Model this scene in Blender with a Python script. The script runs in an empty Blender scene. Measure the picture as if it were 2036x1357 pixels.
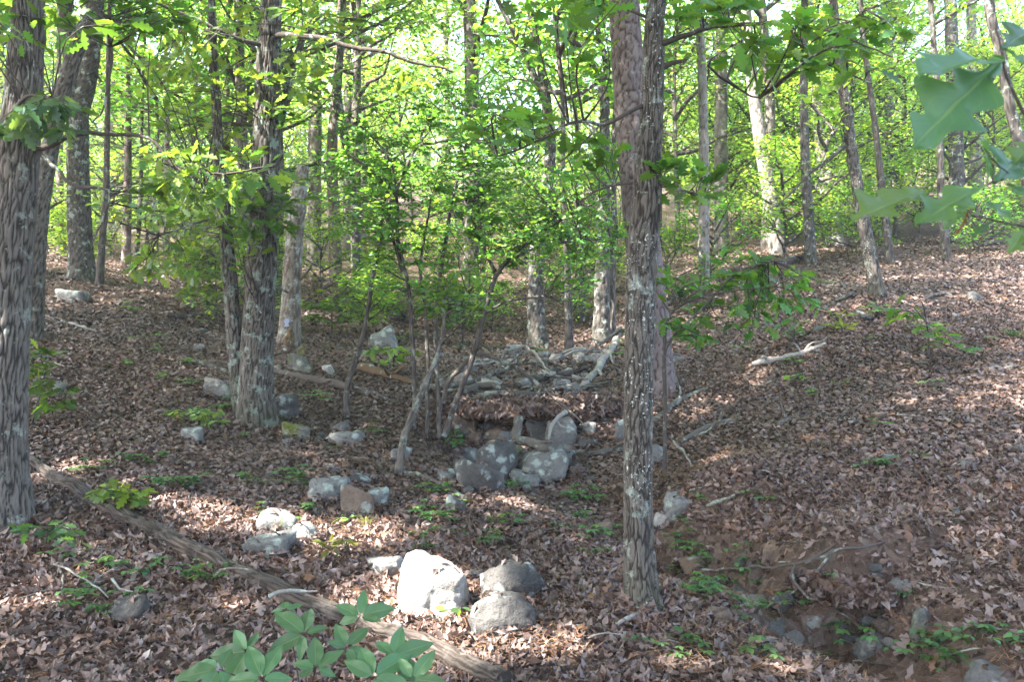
import bpy, math
import numpy as np
from math import radians, pi

# ------------------------------------------------------------------ camera, world, sun, exposure
SC = bpy.context.scene
COL = SC.collection
F_PX, CX, CY, CAM_Z = 1800.0, 1018.0, 678.5, 1.6          # photo focal length (px), centre, eye height
cam_d = bpy.data.cameras.new('camera')
cam_d.sensor_width = 22.3
cam_d.lens = F_PX / 2036.0 * 22.3
cam_d.clip_start, cam_d.clip_end = 0.05, 500
cam_d.dof.use_dof = True
cam_d.dof.focus_distance = 6.5
cam_d.dof.aperture_fstop = 6.3
cam = bpy.data.objects.new('camera', cam_d); COL.objects.link(cam)
cam.location = (0, 0, CAM_Z); cam.rotation_euler = (radians(90), 0, 0)
SC.camera = cam

SUN_VEC = np.array((-0.62, -0.34, 0.86)); SUN_VEC /= np.linalg.norm(SUN_VEC)     # towards the sun
elev = math.asin(SUN_VEC[2]); azim = math.atan2(SUN_VEC[0], SUN_VEC[1])
world = bpy.data.worlds.new('World'); SC.world = world; world.use_nodes = True
wn = world.node_tree.nodes; wl = world.node_tree.links
for n in list(wn): wn.remove(n)
sky = wn.new('ShaderNodeTexSky'); sky.sky_type = 'NISHITA'; sky.sun_disc = False
sky.sun_elevation = elev; sky.sun_rotation = azim; sky.dust_density = 2.5; sky.air_density = 1.0
bg = wn.new('ShaderNodeBackground'); bg.inputs['Strength'].default_value = 0.15
out = wn.new('ShaderNodeOutputWorld')
wl.new(sky.outputs[0], bg.inputs[0]); wl.new(bg.outputs[0], out.inputs[0])
sun_d = bpy.data.lights.new('sun', 'SUN'); sun_d.energy = 5.0; sun_d.angle = radians(0.53); sun_d.color = (1.0, 0.97, 0.91)
sun = bpy.data.objects.new('sun', sun_d); COL.objects.link(sun)
from mathutils import Vector
sun.rotation_euler = Vector(SUN_VEC).to_track_quat('Z', 'Y').to_euler(); sun.location = (-20, 5, 25)
SC.view_settings.view_transform = 'Standard'; SC.view_settings.look = 'None'
SC.view_settings.exposure = 3.25; SC.view_settings.gamma = 1.0; SC.view_settings.use_curve_mapping = False
SC.render.engine = 'CYCLES'
cy = SC.cycles
cy.use_denoising = True; cy.max_bounces = 8; cy.diffuse_bounces = 5; cy.glossy_bounces = 2
cy.transmission_bounces = 4; cy.transparent_max_bounces = 4; cy.caustics_reflective = False; cy.caustics_refractive = False
cy.sample_clamp_indirect = 6.0
try: cy.denoiser = 'OPENIMAGEDENOISE'; cy.denoising_prefilter = 'NONE'
except Exception: pass

RNG = np.random.default_rng(7)

# ------------------------------------------------------------------ numeric helpers
def px(x, y, Y):
    """photo pixel at depth Y (metres in front of the camera) -> point"""
    return np.array(((x - CX) / F_PX * Y, Y, CAM_Z - (y - CY) / F_PX * Y))

def hash2(i, j, s=0):
    h = np.sin(i * 127.1 + j * 311.7 + s * 74.7) * 43758.5453
    return h - np.floor(h)

def vnoise(x, y, s=0):
    i = np.floor(x); j = np.floor(y); f = x - i; g = y - j
    f = f * f * (3 - 2 * f); g = g * g * (3 - 2 * g)
    return (hash2(i, j, s) * (1 - f) + hash2(i + 1, j, s) * f) * (1 - g) + (hash2(i, j + 1, s) * (1 - f) + hash2(i + 1, j + 1, s) * f) * g

def fbm(x, y, o=4, s=0):
    r = 0; a = 0.5
    for k in range(o):
        r = r + a * (vnoise(x, y, s + k) - 0.5); x = x * 2.03 + 3.1; y = y * 2.03 + 1.7; a *= 0.5
    return r

def hash3(i, j, k, s=0):
    h = np.sin(i * 127.1 + j * 311.7 + k * 191.3 + s * 74.7) * 43758.5453
    return h - np.floor(h)

def noise3(p, s=0):
    i = np.floor(p); f = p - i; f = f * f * (3 - 2 * f); r = 0
    for a in (0, 1):
        for b in (0, 1):
            for c in (0, 1):
                w = (f[:, 0] if a else 1 - f[:, 0]) * (f[:, 1] if b else 1 - f[:, 1]) * (f[:, 2] if c else 1 - f[:, 2])
                r = r + w * hash3(i[:, 0] + a, i[:, 1] + b, i[:, 2] + c, s)
    return r - 0.5

def nrm(v):
    return v / np.maximum(np.linalg.norm(v, axis=-1, keepdims=True), 1e-9)

# ------------------------------------------------------------------ terrain height
CTRL_PX = [  # photo x, y, distance
    (1018, 1357, 4.25), (0, 1357, 4.2), (500, 1357, 4.2), (1500, 1357, 4.25), (2036, 1357, 4.05),
    (300, 1100, 5.5), (25, 1042, 6.0), (300, 900, 7.2), (300, 750, 9.2), (300, 620, 12), (300, 545, 18), (60, 560, 13.5), (20, 800, 8.6),
    (1280, 1213, 5.0), (860, 1228, 5.0), (650, 1110, 5.55), (850, 1050, 6.1), (700, 1000, 6.6), (505, 850, 8.5), (165, 562, 14), (570, 692, 12),
    (1050, 1000, 6.9), (990, 950, 7.75), (960, 850, 9.0), (1050, 790, 9.7), (800, 800, 9.4), (780, 950, 7.4), (700, 700, 11.8),
    (1000, 720, 12.2), (1000, 620, 18), (1000, 545, 26), (800, 600, 18), (620, 560, 20),
    (1070, 692, 15), (1195, 680, 15.2), (1300, 782, 10),
    (1400, 1135, 6.0), (1150, 1020, 6.9), (1300, 1010, 7.0), (1650, 1235, 5.0), (1880, 1335, 4.2),
    (1480, 1000, 6.5), (1700, 1120, 5.6), (1300, 900, 8.2), (1500, 850, 8.1), (1500, 700, 10.4),
    (1900, 1200, 4.85), (1900, 1000, 6.0), (1900, 800, 7.8), (1900, 650, 10.5), (1900, 540, 15.5), (1900, 478, 23), (1745, 593, 11.5),
    (1560, 600, 13.5), (1400, 580, 17), (1540, 500, 22), (1700, 490, 22.5)]
CTRL_W = [(0, 0, 0), (-3, 0, .12), (3, 0, .1), (0, -3, -.12), (-4, -3, 0), (4, -3, 0), (0, 2.2, 0.0), (-9, 6, 1.5), (9, 5, 1.5), (-16, 12, 3.3), (16, 11, 3.4),
          (-40, 40, 7.4), (0, 40, 7.4), (40, 40, 9.4), (-14, 28, 4.9), (16, 30, 5.9), (-60, 110, 21), (0, 110, 22), (60, 110, 24), (-120, 110, 22), (120, 110, 25), (0, 65, 12.5), (-35, 65, 12), (35, 65, 13.5), (-40, 20, 5), (40, 20, 6), (-20, 0, 2.6), (20, 0, 2.6)]
def warp(X, Y):
    Yc = np.maximum(Y, -3.5) + 6
    return X / Yc * 2.2, np.log(Yc / 6) * 2.0
_c = [tuple(px(*c)) for c in CTRL_PX] + CTRL_W
_c = np.array(_c); _u, _v = warp(_c[:, 0], _c[:, 1]); _s = _c[:, 2] / (_c[:, 1] + 6)
def _k(r2): return 0.5 * r2 * np.log(r2 + 1e-9)
_n = len(_c)
_A = np.zeros((_n + 3, _n + 3)); _A[:_n, :_n] = _k((_u[:, None] - _u) ** 2 + (_v[:, None] - _v) ** 2) + np.eye(_n) * 2e-4
_A[:_n, _n] = _A[_n, :_n] = 1; _A[:_n, _n + 1] = _A[_n + 1, :_n] = _u; _A[:_n, _n + 2] = _A[_n + 2, :_n] = _v
_w = np.linalg.solve(_A, np.concatenate([_s, [0, 0, 0]]))

def gauss(d, s): return np.exp(-(d / s) ** 2)
def sstep(a, b, x):
    t = np.clip((x - a) / (b - a), 0, 1); return t * t * (3 - 2 * t)
CHAN = np.array([(-.15, 8.6), (0.05, 7.7), (.42, 7.25), (.85, 6.7), (1.3, 6.0), (1.75, 5.15), (2.1, 4.4), (2.3, 3.4), (2.4, 1)])
def chan_dist(X, Y):
    d = np.full(np.shape(X), 1e9)
    for a, b in zip(CHAN[:-1], CHAN[1:]):
        ab = b - a; t = np.clip(((X - a[0]) * ab[0] + (Y - a[1]) * ab[1]) / (ab @ ab), 0, 1)
        d = np.minimum(d, np.hypot(X - a[0] - t * ab[0], Y - a[1] - t * ab[1]))
    return d
def terr(X, Y, fine=True):
    X = np.asarray(X, float); Y = np.asarray(Y, float); sh = X.shape
    X = X.ravel(); Y = Y.ravel(); u, v = warp(X, Y); s = np.zeros(X.shape)
    for a in range(0, len(X), 20000):
        q = slice(a, a + 20000)
        s[q] = _k((u[q, None] - _u) ** 2 + (v[q, None] - _v) ** 2) @ _w[:_n] + _w[_n] + u[q] * _w[_n + 1] + v[q] * _w[_n + 2]
    z = s * (np.maximum(Y, -3.5) + 6)
    d = chan_dist(X, Y)
    z = z - 0.30 * gauss(d, .32) * (1 - .5 * gauss(Y - 7, .5)) * sstep(.5, 1.1, X) - .08 * gauss(d, .3)
    z = z - 0.55 * gauss(X + .15, .5) * gauss(Y - 8.72, .38) + 0.10 * sstep(9.15, 9.35, Y) * gauss(Y - 9.4, .5) * gauss(X - .2, 1.0)
    z = z + 0.32 * sstep(5.2, 5.31, Y - .35 * (X - 1.8)) * gauss(X - 1.85, .65) * gauss(Y - 5.45, .5) + .16 * sstep(6.55, 6.68, Y + .5 * (X - 1.5)) * gauss(X - 1.5, .5) * gauss(Y - 6.8, .5)
    z = z + 0.05 * gauss(X - 1.0, .35) * gauss(Y - 6.6, .3)
    amp = 1 + np.clip((Y - 8) / 12, 0, 3)
    z = z + (0.10 * fbm(X * .9, Y * .9, 3, 3) * amp + (0.05 * fbm(X * 4.3, Y * 4.3, 3, 9) if fine else 0))
    return z.reshape(sh)
_YS = np.geomspace(2.2, 110, 2600)
def hit(x, y, up=0.):
    """first place where the line of sight of a photo pixel meets the ground"""
    X = (x - CX) / F_PX * _YS; Z = CAM_Z - (y - CY) / F_PX * _YS
    b = np.nonzero(Z < terr(X, _YS) + up)[0]
    Y = _YS[b[0]] if len(b) else 60.0
    X = (x - CX) / F_PX * Y
    return np.array((X, Y, float(terr(np.array([X]), np.array([Y]))[0]) + up))
def ground_at(X, Y): return float(terr(np.array([X]), np.array([Y]))[0])
def tnormal(X, Y, e=.06):
    gx = (terr(X + e, Y) - terr(X - e, Y)) / (2 * e); gy = (terr(X, Y + e) - terr(X, Y - e)) / (2 * e)
    return nrm(np.stack([-gx, -gy, np.ones_like(gx)], -1))

# ------------------------------------------------------------------ mesh building
class MB:
    def __init__(s): s.v = []; s.f = []; s.c = []; s.l = []; s.n = 0
    def add(s, v, f, c=(1, 1, 1), luv=None):
        v = np.asarray(v, float).reshape(-1, 3); f = np.asarray(f, np.int64)
        s.v.append(v); s.f.append(f + s.n)
        c = np.asarray(c, float)
        s.c.append(np.broadcast_to(c, (len(v), 3)) if c.ndim < 2 else c)
        s.l.append(np.zeros((len(v), 3)) if luv is None else luv)
        s.n += len(v)
    def mesh(s, name, mat, origin=(0, 0, 0), smooth=True, luv=False):
        me = bpy.data.meshes.new(name)
        if not s.v:
            return me
        V = np.concatenate(s.v) - np.asarray(origin, float)
        lt = np.concatenate([np.full(len(f), f.shape[1]) for f in s.f]); lp = np.concatenate([f.ravel() for f in s.f])
        me.vertices.add(len(V)); me.vertices.foreach_set('co', V.astype(np.float32).ravel())
        me.loops.add(len(lp)); me.loops.foreach_set('vertex_index', lp.astype(np.int32))
        me.polygons.add(len(lt)); me.polygons.foreach_set('loop_start', np.concatenate([[0], np.cumsum(lt)[:-1]]).astype(np.int32))
        me.polygons.foreach_set('use_smooth', np.full(len(lt), smooth))
        at = me.attributes.new('col', 'FLOAT_COLOR', 'POINT')
        C = np.concatenate(s.c); at.data.foreach_set('color', np.concatenate([C, np.ones((len(C), 1))], 1).astype(np.float32).ravel())
        if luv:
            al = me.attributes.new('luv', 'FLOAT_VECTOR', 'POINT'); al.data.foreach_set('vector', np.concatenate(s.l).astype(np.float32).ravel())
        me.update(calc_edges=True); me.validate()
        me.materials.append(mat)
        return me

def link(name, data, parent=None, loc=(0, 0, 0)):
    o = bpy.data.objects.new(name, data); COL.objects.link(o); o.location = loc
    if parent is not None: o.parent = parent
    return o
def tag(o, label=None, cat=None, group=None, kind=None):
    if label: o['label'] = label
    if cat: o['category'] = cat
    if group: o['group'] = group
    if kind: o['kind'] = kind
    return o
def thing(name, label, cat, loc, group=None):
    return tag(link(name, None, None, tuple(loc)), label, cat, group)

def resample(P, step=None, n=None):
    """Catmull-Rom through the points, then evenly spaced; extra columns ride along"""
    P = np.asarray(P, float)
    if len(P) > 2:
        Q = np.vstack([2 * P[0] - P[1], P, 2 * P[-1] - P[-2]]); o = []
        for i in range(1, len(Q) - 2):
            t = np.linspace(0, 1, 9)[:-1, None]; a, b, c, d = Q[i - 1:i + 3]
            o.append(.5 * (2 * b + (c - a) * t + (2 * a - 5 * b + 4 * c - d) * t ** 2 + (3 * b - a - 3 * c + d) * t ** 3))
        P = np.vstack(o + [P[-1:]])
    s = np.concatenate([[0], np.cumsum(np.linalg.norm(np.diff(P[:, :3], axis=0), axis=1))])
    m = n or max(3, int(s[-1] / step) + 1)
    q = np.linspace(0, s[-1], m)
    return np.stack([np.interp(q, s, P[:, k]) for k in range(P.shape[1])], 1)

def frames(P):
    T = nrm(np.gradient(P, axis=0)); ref = np.array((0.31, 0.95, 0.05)) if abs(T[0] @ np.array((0.31, 0.95, 0.05))) < .9 else np.array((1., 0, 0))
    A = np.zeros_like(T); a = nrm(np.cross(np.cross(T[0], ref), T[0]))
    for i in range(len(T)):
        a = nrm(a - T[i] * (a @ T[i])); A[i] = a
    return T, A, np.cross(T, A)

def tube(mb, P, R, seg=6, c=(1, 1, 1), cap=True):
    P = np.asarray(P, float); R = np.broadcast_to(np.asarray(R, float), (len(P),)); T, A, B = frames(P)
    th = np.arange(seg) * 2 * pi / seg
    V = P[:, None] + R[:, None, None] * (A[:, None] * np.cos(th)[None, :, None] + B[:, None] * np.sin(th)[None, :, None])
    i = np.arange(len(P) - 1)[:, None] * seg; j = np.arange(seg)[None]; k = (j + 1) % seg
    F = np.stack([i + j, i + k, i + seg + k, i + seg + j], -1).reshape(-1, 4)
    V = V.reshape(-1, 3); mb.add(V, F, c)
    if cap and R[-1] > .004:
        n0 = (len(P) - 1) * seg; ce = len(V)
        mb.add(np.vstack([V[n0:], P[-1:] + T[-1:] * R[-1] * .15, ]), np.stack([np.arange(seg), (np.arange(seg) + 1) % seg, np.full(seg, seg)], -1), c)
        mb.add(np.vstack([V[:seg], P[:1] - T[:1] * R[0] * .15]), np.stack([(np.arange(seg) + 1) % seg, np.arange(seg), np.full(seg, seg)], -1), c)

def bark_tube(mb, P, R, seg, cell, asp, depth, flare=0., lobes=5, seed=0, bumps=0.0, open_top=False):
    """trunk with furrowed bark: ridges and furrows are displaced vertices; col = (ridge 0..1, height, 0)"""
    T, A, B = frames(P); s = np.concatenate([[0], np.cumsum(np.linalg.norm(np.diff(P, axis=0), axis=1))])
    th = np.arange(seg) * 2 * pi / seg; S, TH = np.meshgrid(s, th, indexing='ij')
    Rm = float(np.median(R)); nc = max(6, int(round(2 * pi * Rm / cell)))
    cth = np.cos(TH) * Rm / cell; sth = np.sin(TH) * Rm / cell; sy = S / (cell * asp)
    wob = 1.2 * (vnoise(cth * .35 + sy * 1.1, sth * .5 + sy * .7 + 9, seed) - .5) + .7 * (vnoise(cth * 1.3 + sy * 2.9, sth * 1.3 - sy * 2.3, seed + 7) - .5)
    U = TH / (2 * pi) * nc + wob; W = sy + .8 * (vnoise(cth * .8 + 3, sth * .8 + sy, seed + 8) - .5)
    i0 = np.floor(U); j0 = np.floor(W); f1 = np.full(U.shape, 9.); f2 = np.full(U.shape, 9.)
    for di in (-1, 0, 1):
        for dj in (-1, 0, 1):
            i = i0 + di; j = j0 + dj; ii = np.mod(i, nc)
            d = np.hypot(i + .03 + .94 * hash2(ii, j, seed) - U, j + .03 + .94 * hash2(ii, j, seed + 5) - W)
            m = d < f1; f2 = np.where(m, f1, np.minimum(f2, d)); f1 = np.where(m, d, f1)
    ridge = np.clip((f2 - f1) * (5.5 if asp < 3 else 3.), 0, 1); ridge = ridge * (.6 + .5 * vnoise(cth * 1.7, sth * 1.7 + W * 5, seed + 2) + .3 * vnoise(cth * 6, sth * 6 + sy * 9, seed + 4))
    H = S - s[0]
    fl = flare * np.exp(-H / .16) * (.45 + .55 * np.cos(lobes * TH + seed + 1.3 * np.sin(TH * 2 + seed))) + flare * .2 * np.exp(-H / .4)
    rad = R[:, None] * (1 + fl + bumps * (vnoise(TH * 1.2 + seed, S * 3, seed + 11) - .5) * np.sin(TH / 2) ** 2) + 1.5 * depth * (ridge - .6)
    V = P[:, None] + rad[..., None] * (A[:, None] * np.cos(TH)[..., None] + B[:, None] * np.sin(TH)[..., None])
    i = np.arange(len(P) - 1)[:, None] * seg; j = np.arange(seg)[None]; k = (j + 1) % seg
    F = np.stack([i + j, i + k, i + seg + k, i + seg + j], -1).reshape(-1, 4)
    c = np.stack([np.clip(ridge, 0, 1).ravel(), H.ravel(), np.zeros(H.size)], -1)
    mb.add(V.reshape(-1, 3), F, c)
    tip = V[-1].mean(0) + T[-1] * (R[-1] * (.1 if not open_top else -.5))
    mb.add(np.vstack([V[-1], tip]), np.stack([np.arange(seg), (np.arange(seg) + 1) % seg, np.full(seg, seg)], -1), (.2, 3, 0))

# ---- leaf templates: along +Y, blade in XY, unit length
def strip_leaf(half, fold=.18, droop=.12):
    half = np.array(half); w, t = half[:, 0], half[:, 1]; n = len(w)
    mid = np.maximum.accumulate(np.clip(t - .25 * w, 0, 1)); mid[-1] = 1
    V = np.vstack([np.stack([-w, t, fold * w - droop * t ** 2], 1), np.stack([0 * w, mid, -droop * mid ** 2], 1), np.stack([w, t, fold * w - droop * t ** 2], 1)])
    a = np.arange(n - 1)
    F = np.vstack([np.stack([a, a + n, a + n + 1, a + 1], 1), np.stack([a + n, a + 2 * n, a + 2 * n + 1, a + n + 1], 1)])
    F = np.vstack([F[:, (0, 1, 2)], F[:, (0, 2, 3)]]); d = lambda p, q: np.linalg.norm(V[F[:, p]] - V[F[:, q]], axis=1) > 1e-6
    return V, F[d(0, 1) & d(1, 2) & d(0, 2)]
OAK = strip_leaf([(0.0, 0), (.05, .13), (.17, .24), (.20, .30), (.09, .35), (.24, .47), (.28, .55), (.12, .60), (.25, .74), (.22, .80), (.10, .82), (.11, .93), (0.0, 1)])
OAKLO = strip_leaf([(0.0, 0), (.17, .25), (.08, .36), (.27, .53), (.11, .62), (.22, .80), (0, 1)])
HEX = (np.array([(0, 0, 0), (-.24, .33, .06), (-.26, .62, .04), (0, 1, -.1), (.26, .62, .04), (.24, .33, .06)], float), np.array([(0, 5, 4, 3), (0, 3, 2, 1)]))
KITE = (np.array([(0, 0, 0), (-.3, .5, .07), (0, 1, -.08), (.3, .5, .07)], float), np.array([(0, 3, 2), (0, 2, 1)]))
LITTER = []
for _q, (fo, dr) in enumerate([(.8, .5), (-.7, -.5), (1.2, .2), (.4, -.9)]):
    v, f = strip_leaf([(0.0, 0), (.19, .27), (.10, .42), (.27, .62), (0, 1)], fo, dr); v[:, 1] -= .5; v[:, 2] -= v[:, 2].mean(); LITTER.append((v, f))
v, f = HEX; v = v.copy(); v[:, 1] -= .5; v[:, 2] = np.array([.05, -.1, .2, .1, -.12, .18]); LITTER_LO = (v, f)

def place(mb, tmpl, P, D, N, size, col):
    """put one leaf of the template at each P with tip along D and upper side N"""
    V, F = tmpl; P = np.asarray(P); n = len(P)
    if n == 0: return
    D = nrm(D); S = nrm(np.cross(D, N)); N = np.cross(S, D); size = np.broadcast_to(np.asarray(size, float), (n,))
    W = P[:, None] + size[:, None, None] * (V[None, :, 0:1] * S[:, None] + V[None, :, 1:2] * D[:, None] + V[None, :, 2:3] * N[:, None])
    FF = (F[None] + (np.arange(n) * len(V))[:, None, None]).reshape(-1, F.shape[1])
    mb.add(W.reshape(-1, 3), FF, np.repeat(col, len(V), 0) if np.ndim(col) == 2 else col)

def rdir(rng, n, zs=.35):
    a = rng.uniform(0, 2 * pi, n); z = rng.normal(0, zs, n); return nrm(np.stack([np.cos(a), np.sin(a), z], -1))
def rnorm(rng, n, tilt=.45): return nrm(np.stack([rng.normal(0, tilt, n), rng.normal(0, tilt, n), np.ones(n)], -1))
def lcol(rng, n, base, var=.22, yel=.25):
    b = np.asarray(base)[None] * np.exp(rng.normal(0, var, (n, 1))); y = rng.uniform(-yel, yel, (n, 1))
    return np.clip(b * np.concatenate([1 + y * 1.3, 1 + y * .25, 1 - y * .5], 1), .004, 1)

# ------------------------------------------------------------------ materials
def newmat(name):
    m = bpy.data.materials.new(name); m.use_nodes = True; nt = m.node_tree
    for n in list(nt.nodes): nt.nodes.remove(n)
    return m, nt, (lambda t, **k: mknode(nt, t, **k))
def mknode(nt, t, **k):
    n = nt.nodes.new(t)
    for a, b in k.items():
        if a in n.inputs.keys() if isinstance(a, str) else False: n.inputs[a].default_value = b
        else: setattr(n, a, b)
    return n
def ramp(nt, src, stops):
    r = nt.nodes.new('ShaderNodeValToRGB'); e = r.color_ramp.elements
    while len(e) < len(stops): e.new(.5)
    for q, (p, c) in zip(e, stops): q.position = p; q.color = (*c, 1) if len(c) == 3 else c
    nt.links.new(src, r.inputs[0]); return r.outputs[0]
def mixc(nt, fac, a, b, mode='MIX'):
    m = nt.nodes.new('ShaderNodeMix'); m.data_type = 'RGBA'; m.blend_type = mode; m.clamp_factor = True
    for s, v in ((m.inputs[0], fac), (m.inputs[6], a), (m.inputs[7], b)):
        if hasattr(v, 'is_output'): nt.links.new(v, s)
        elif isinstance(v, (int, float)): s.default_value = v
        else: s.default_value = (*v, 1)
    return m.outputs[2]
def math_(nt, op, a, b=0., clamp=False):
    m = nt.nodes.new('ShaderNodeMath'); m.operation = op; m.use_clamp = clamp
    for s, v in ((m.inputs[0], a), (m.inputs[1], b)):
        if hasattr(v, 'is_output'): nt.links.new(v, s)
        else: s.default_value = v
    return m.outputs[0]
def noise(nt, vec, scale, detail=4, rough=.55, dim=None):
    n = nt.nodes.new('ShaderNodeTexNoise'); n.inputs['Scale'].default_value = scale; n.inputs['Detail'].default_value = detail; n.inputs['Roughness'].default_value = rough
    if vec is not None: nt.links.new(vec, n.inputs['Vector'])
    return n.outputs['Fac']
def coords(nt, sc=(1, 1, 1), kind='Object'):
    t = nt.nodes.new('ShaderNodeTexCoord'); m = nt.nodes.new('ShaderNodeMapping'); m.inputs['Scale'].default_value = sc
    nt.links.new(t.outputs[kind], m.inputs['Vector']); return m.outputs[0]
def finish(nt, col, rough=.85, bump=None, bstr=.5, bdist=.01, spec=.3):
    p = nt.nodes.new('ShaderNodeBsdfPrincipled'); o = nt.nodes.new('ShaderNodeOutputMaterial')
    if hasattr(col, 'is_output'): nt.links.new(col, p.inputs['Base Color'])
    else: p.inputs['Base Color'].default_value = (*col, 1)
    p.inputs['Roughness'].default_value = rough; p.inputs['Specular IOR Level'].default_value = spec
    if bump is not None:
        b = nt.nodes.new('ShaderNodeBump'); b.inputs['Strength'].default_value = bstr; b.inputs['Distance'].default_value = bdist
        nt.links.new(bump, b.inputs['Height']); nt.links.new(b.outputs[0], p.inputs['Normal'])
    nt.links.new(p.outputs[0], o.inputs[0]); return p

def leaf_mat(name, trans=(1.7, 1.75, .5), amount=.5, rough=.42, spec=.45, veins=False, objvar=.25):
    m, nt, N = newmat(name)
    a = nt.nodes.new('ShaderNodeAttribute'); a.attribute_name = 'col'; base = a.outputs['Color']
    oi = nt.nodes.new('ShaderNodeObjectInfo')
    v = math_(nt, 'ADD', math_(nt, 'MULTIPLY', oi.outputs['Random'], objvar * 2), 1 - objvar)
    hs = nt.nodes.new('ShaderNodeHueSaturation'); nt.links.new(base, hs.inputs['Color']); nt.links.new(v, hs.inputs['Value'])
    nt.links.new(math_(nt, 'ADD', math_(nt, 'MULTIPLY', oi.outputs['Random'], .03), .485), hs.inputs['Hue'])
    base = hs.outputs[0]; bump = None
    if veins:
        l = nt.nodes.new('ShaderNodeAttribute'); l.attribute_name = 'luv'; sp = nt.nodes.new('ShaderNodeSeparateXYZ'); nt.links.new(l.outputs['Vector'], sp.inputs[0])
        au = math_(nt, 'ABSOLUTE', sp.outputs[0]); mid = math_(nt, 'LESS_THAN', au, .045)
        fr = math_(nt, 'FRACT', math_(nt, 'MULTIPLY', math_(nt, 'SUBTRACT', sp.outputs[1], math_(nt, 'MULTIPLY', au, .22)), 9.))
        side = math_(nt, 'LESS_THAN', math_(nt, 'ABSOLUTE', math_(nt, 'SUBTRACT', fr, .5)), .06)
        vein = math_(nt, 'MAXIMUM', mid, math_(nt, 'MULTIPLY', side, .2))
        nz = noise(nt, coords(nt), 40, 3)
        base = mixc(nt, math_(nt, 'MULTIPLY', nz, .5), base, mixc(nt, 1., base, (.6, .75, .6), 'MULTIPLY'))
        base = mixc(nt, math_(nt, 'MULTIPLY', vein, .55), base, (.19, .26, .1)); bump = vein
    tr = mixc(nt, 1., base, trans, 'MULTIPLY')
    p = finish(nt, base, rough, bump, .25, .002, spec); o = [n for n in nt.nodes if n.type == 'OUTPUT_MATERIAL'][0]
    t = nt.nodes.new('ShaderNodeBsdfTranslucent'); nt.links.new(tr, t.inputs[0])
    mx = nt.nodes.new('ShaderNodeMixShader'); mx.inputs[0].default_value = amount
    nt.links.new(p.outputs[0], mx.inputs[1]); nt.links.new(t.outputs[0], mx.inputs[2]); nt.links.new(mx.outputs[0], o.inputs[0])
    return m

def bark_mat(name, ridge, furrow, lichen=.3, lcolr=(.36, .42, .36), moss=0., mossh=.5, sc=1., spots=0.):
    m, nt, N = newmat(name)
    a = nt.nodes.new('ShaderNodeAttribute'); a.attribute_name = 'col'; sp = nt.nodes.new('ShaderNodeSeparateColor'); nt.links.new(a.outputs['Color'], sp.inputs[0])
    v1 = coords(nt); v2 = coords(nt, (1, 1, .22))
    g = noise(nt, v2, 60 * sc, 5, .7); big = noise(nt, v1, 5 * sc, 3)
    f = math_(nt, 'ADD', math_(nt, 'MULTIPLY', math_(nt, 'SUBTRACT', sp.outputs[0], .18), 1.05), math_(nt, 'MULTIPLY', math_(nt, 'SUBTRACT', g, .45), .8), True)
    c = mixc(nt, f, furrow, ridge)
    c = mixc(nt, math_(nt, 'MULTIPLY', math_(nt, 'SUBTRACT', big, .35), 1.2, True), c, mixc(nt, 1., c, (.62, .6, .6), 'MULTIPLY'))
    if lichen > 0:
        ln = noise(nt, v1, 9 * sc, 6, .68); k = ramp(nt, ln, [(.60 - lichen * .22, (0, 0, 0)), (.66 - lichen * .2, (1, 1, 1))])
        c = mixc(nt, math_(nt, 'MULTIPLY', k, math_(nt, 'ADD', math_(nt, 'MULTIPLY', g, .9), .15, True)), c, lcolr)
    if spots > 0:
        k = ramp(nt, noise(nt, v1, 60, 2, .5), [(.63, (0, 0, 0)), (.66, (1, 1, 1))])
        k2 = ramp(nt, noise(nt, v1, 3, 2), [(.45, (0, 0, 0)), (.6, (1, 1, 1))])
        c = mixc(nt, math_(nt, 'MULTIPLY', math_(nt, 'MULTIPLY', k, k2), spots), c, (.5, .54, .5))
    if moss > 0:
        h = math_(nt, 'SUBTRACT', 1., math_(nt, 'DIVIDE', sp.outputs[1], mossh), True)
        k = math_(nt, 'MULTIPLY', math_(nt, 'MULTIPLY', h, moss), math_(nt, 'MULTIPLY', noise(nt, v1, 7, 4), 2.), True)
        c = mixc(nt, k, c, (.034, .038, .014))
    finish(nt, c, .9, math_(nt, 'ADD', g, math_(nt, 'MULTIPLY', sp.outputs[0], .3)), .8, .008, .2)
    return m

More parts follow.
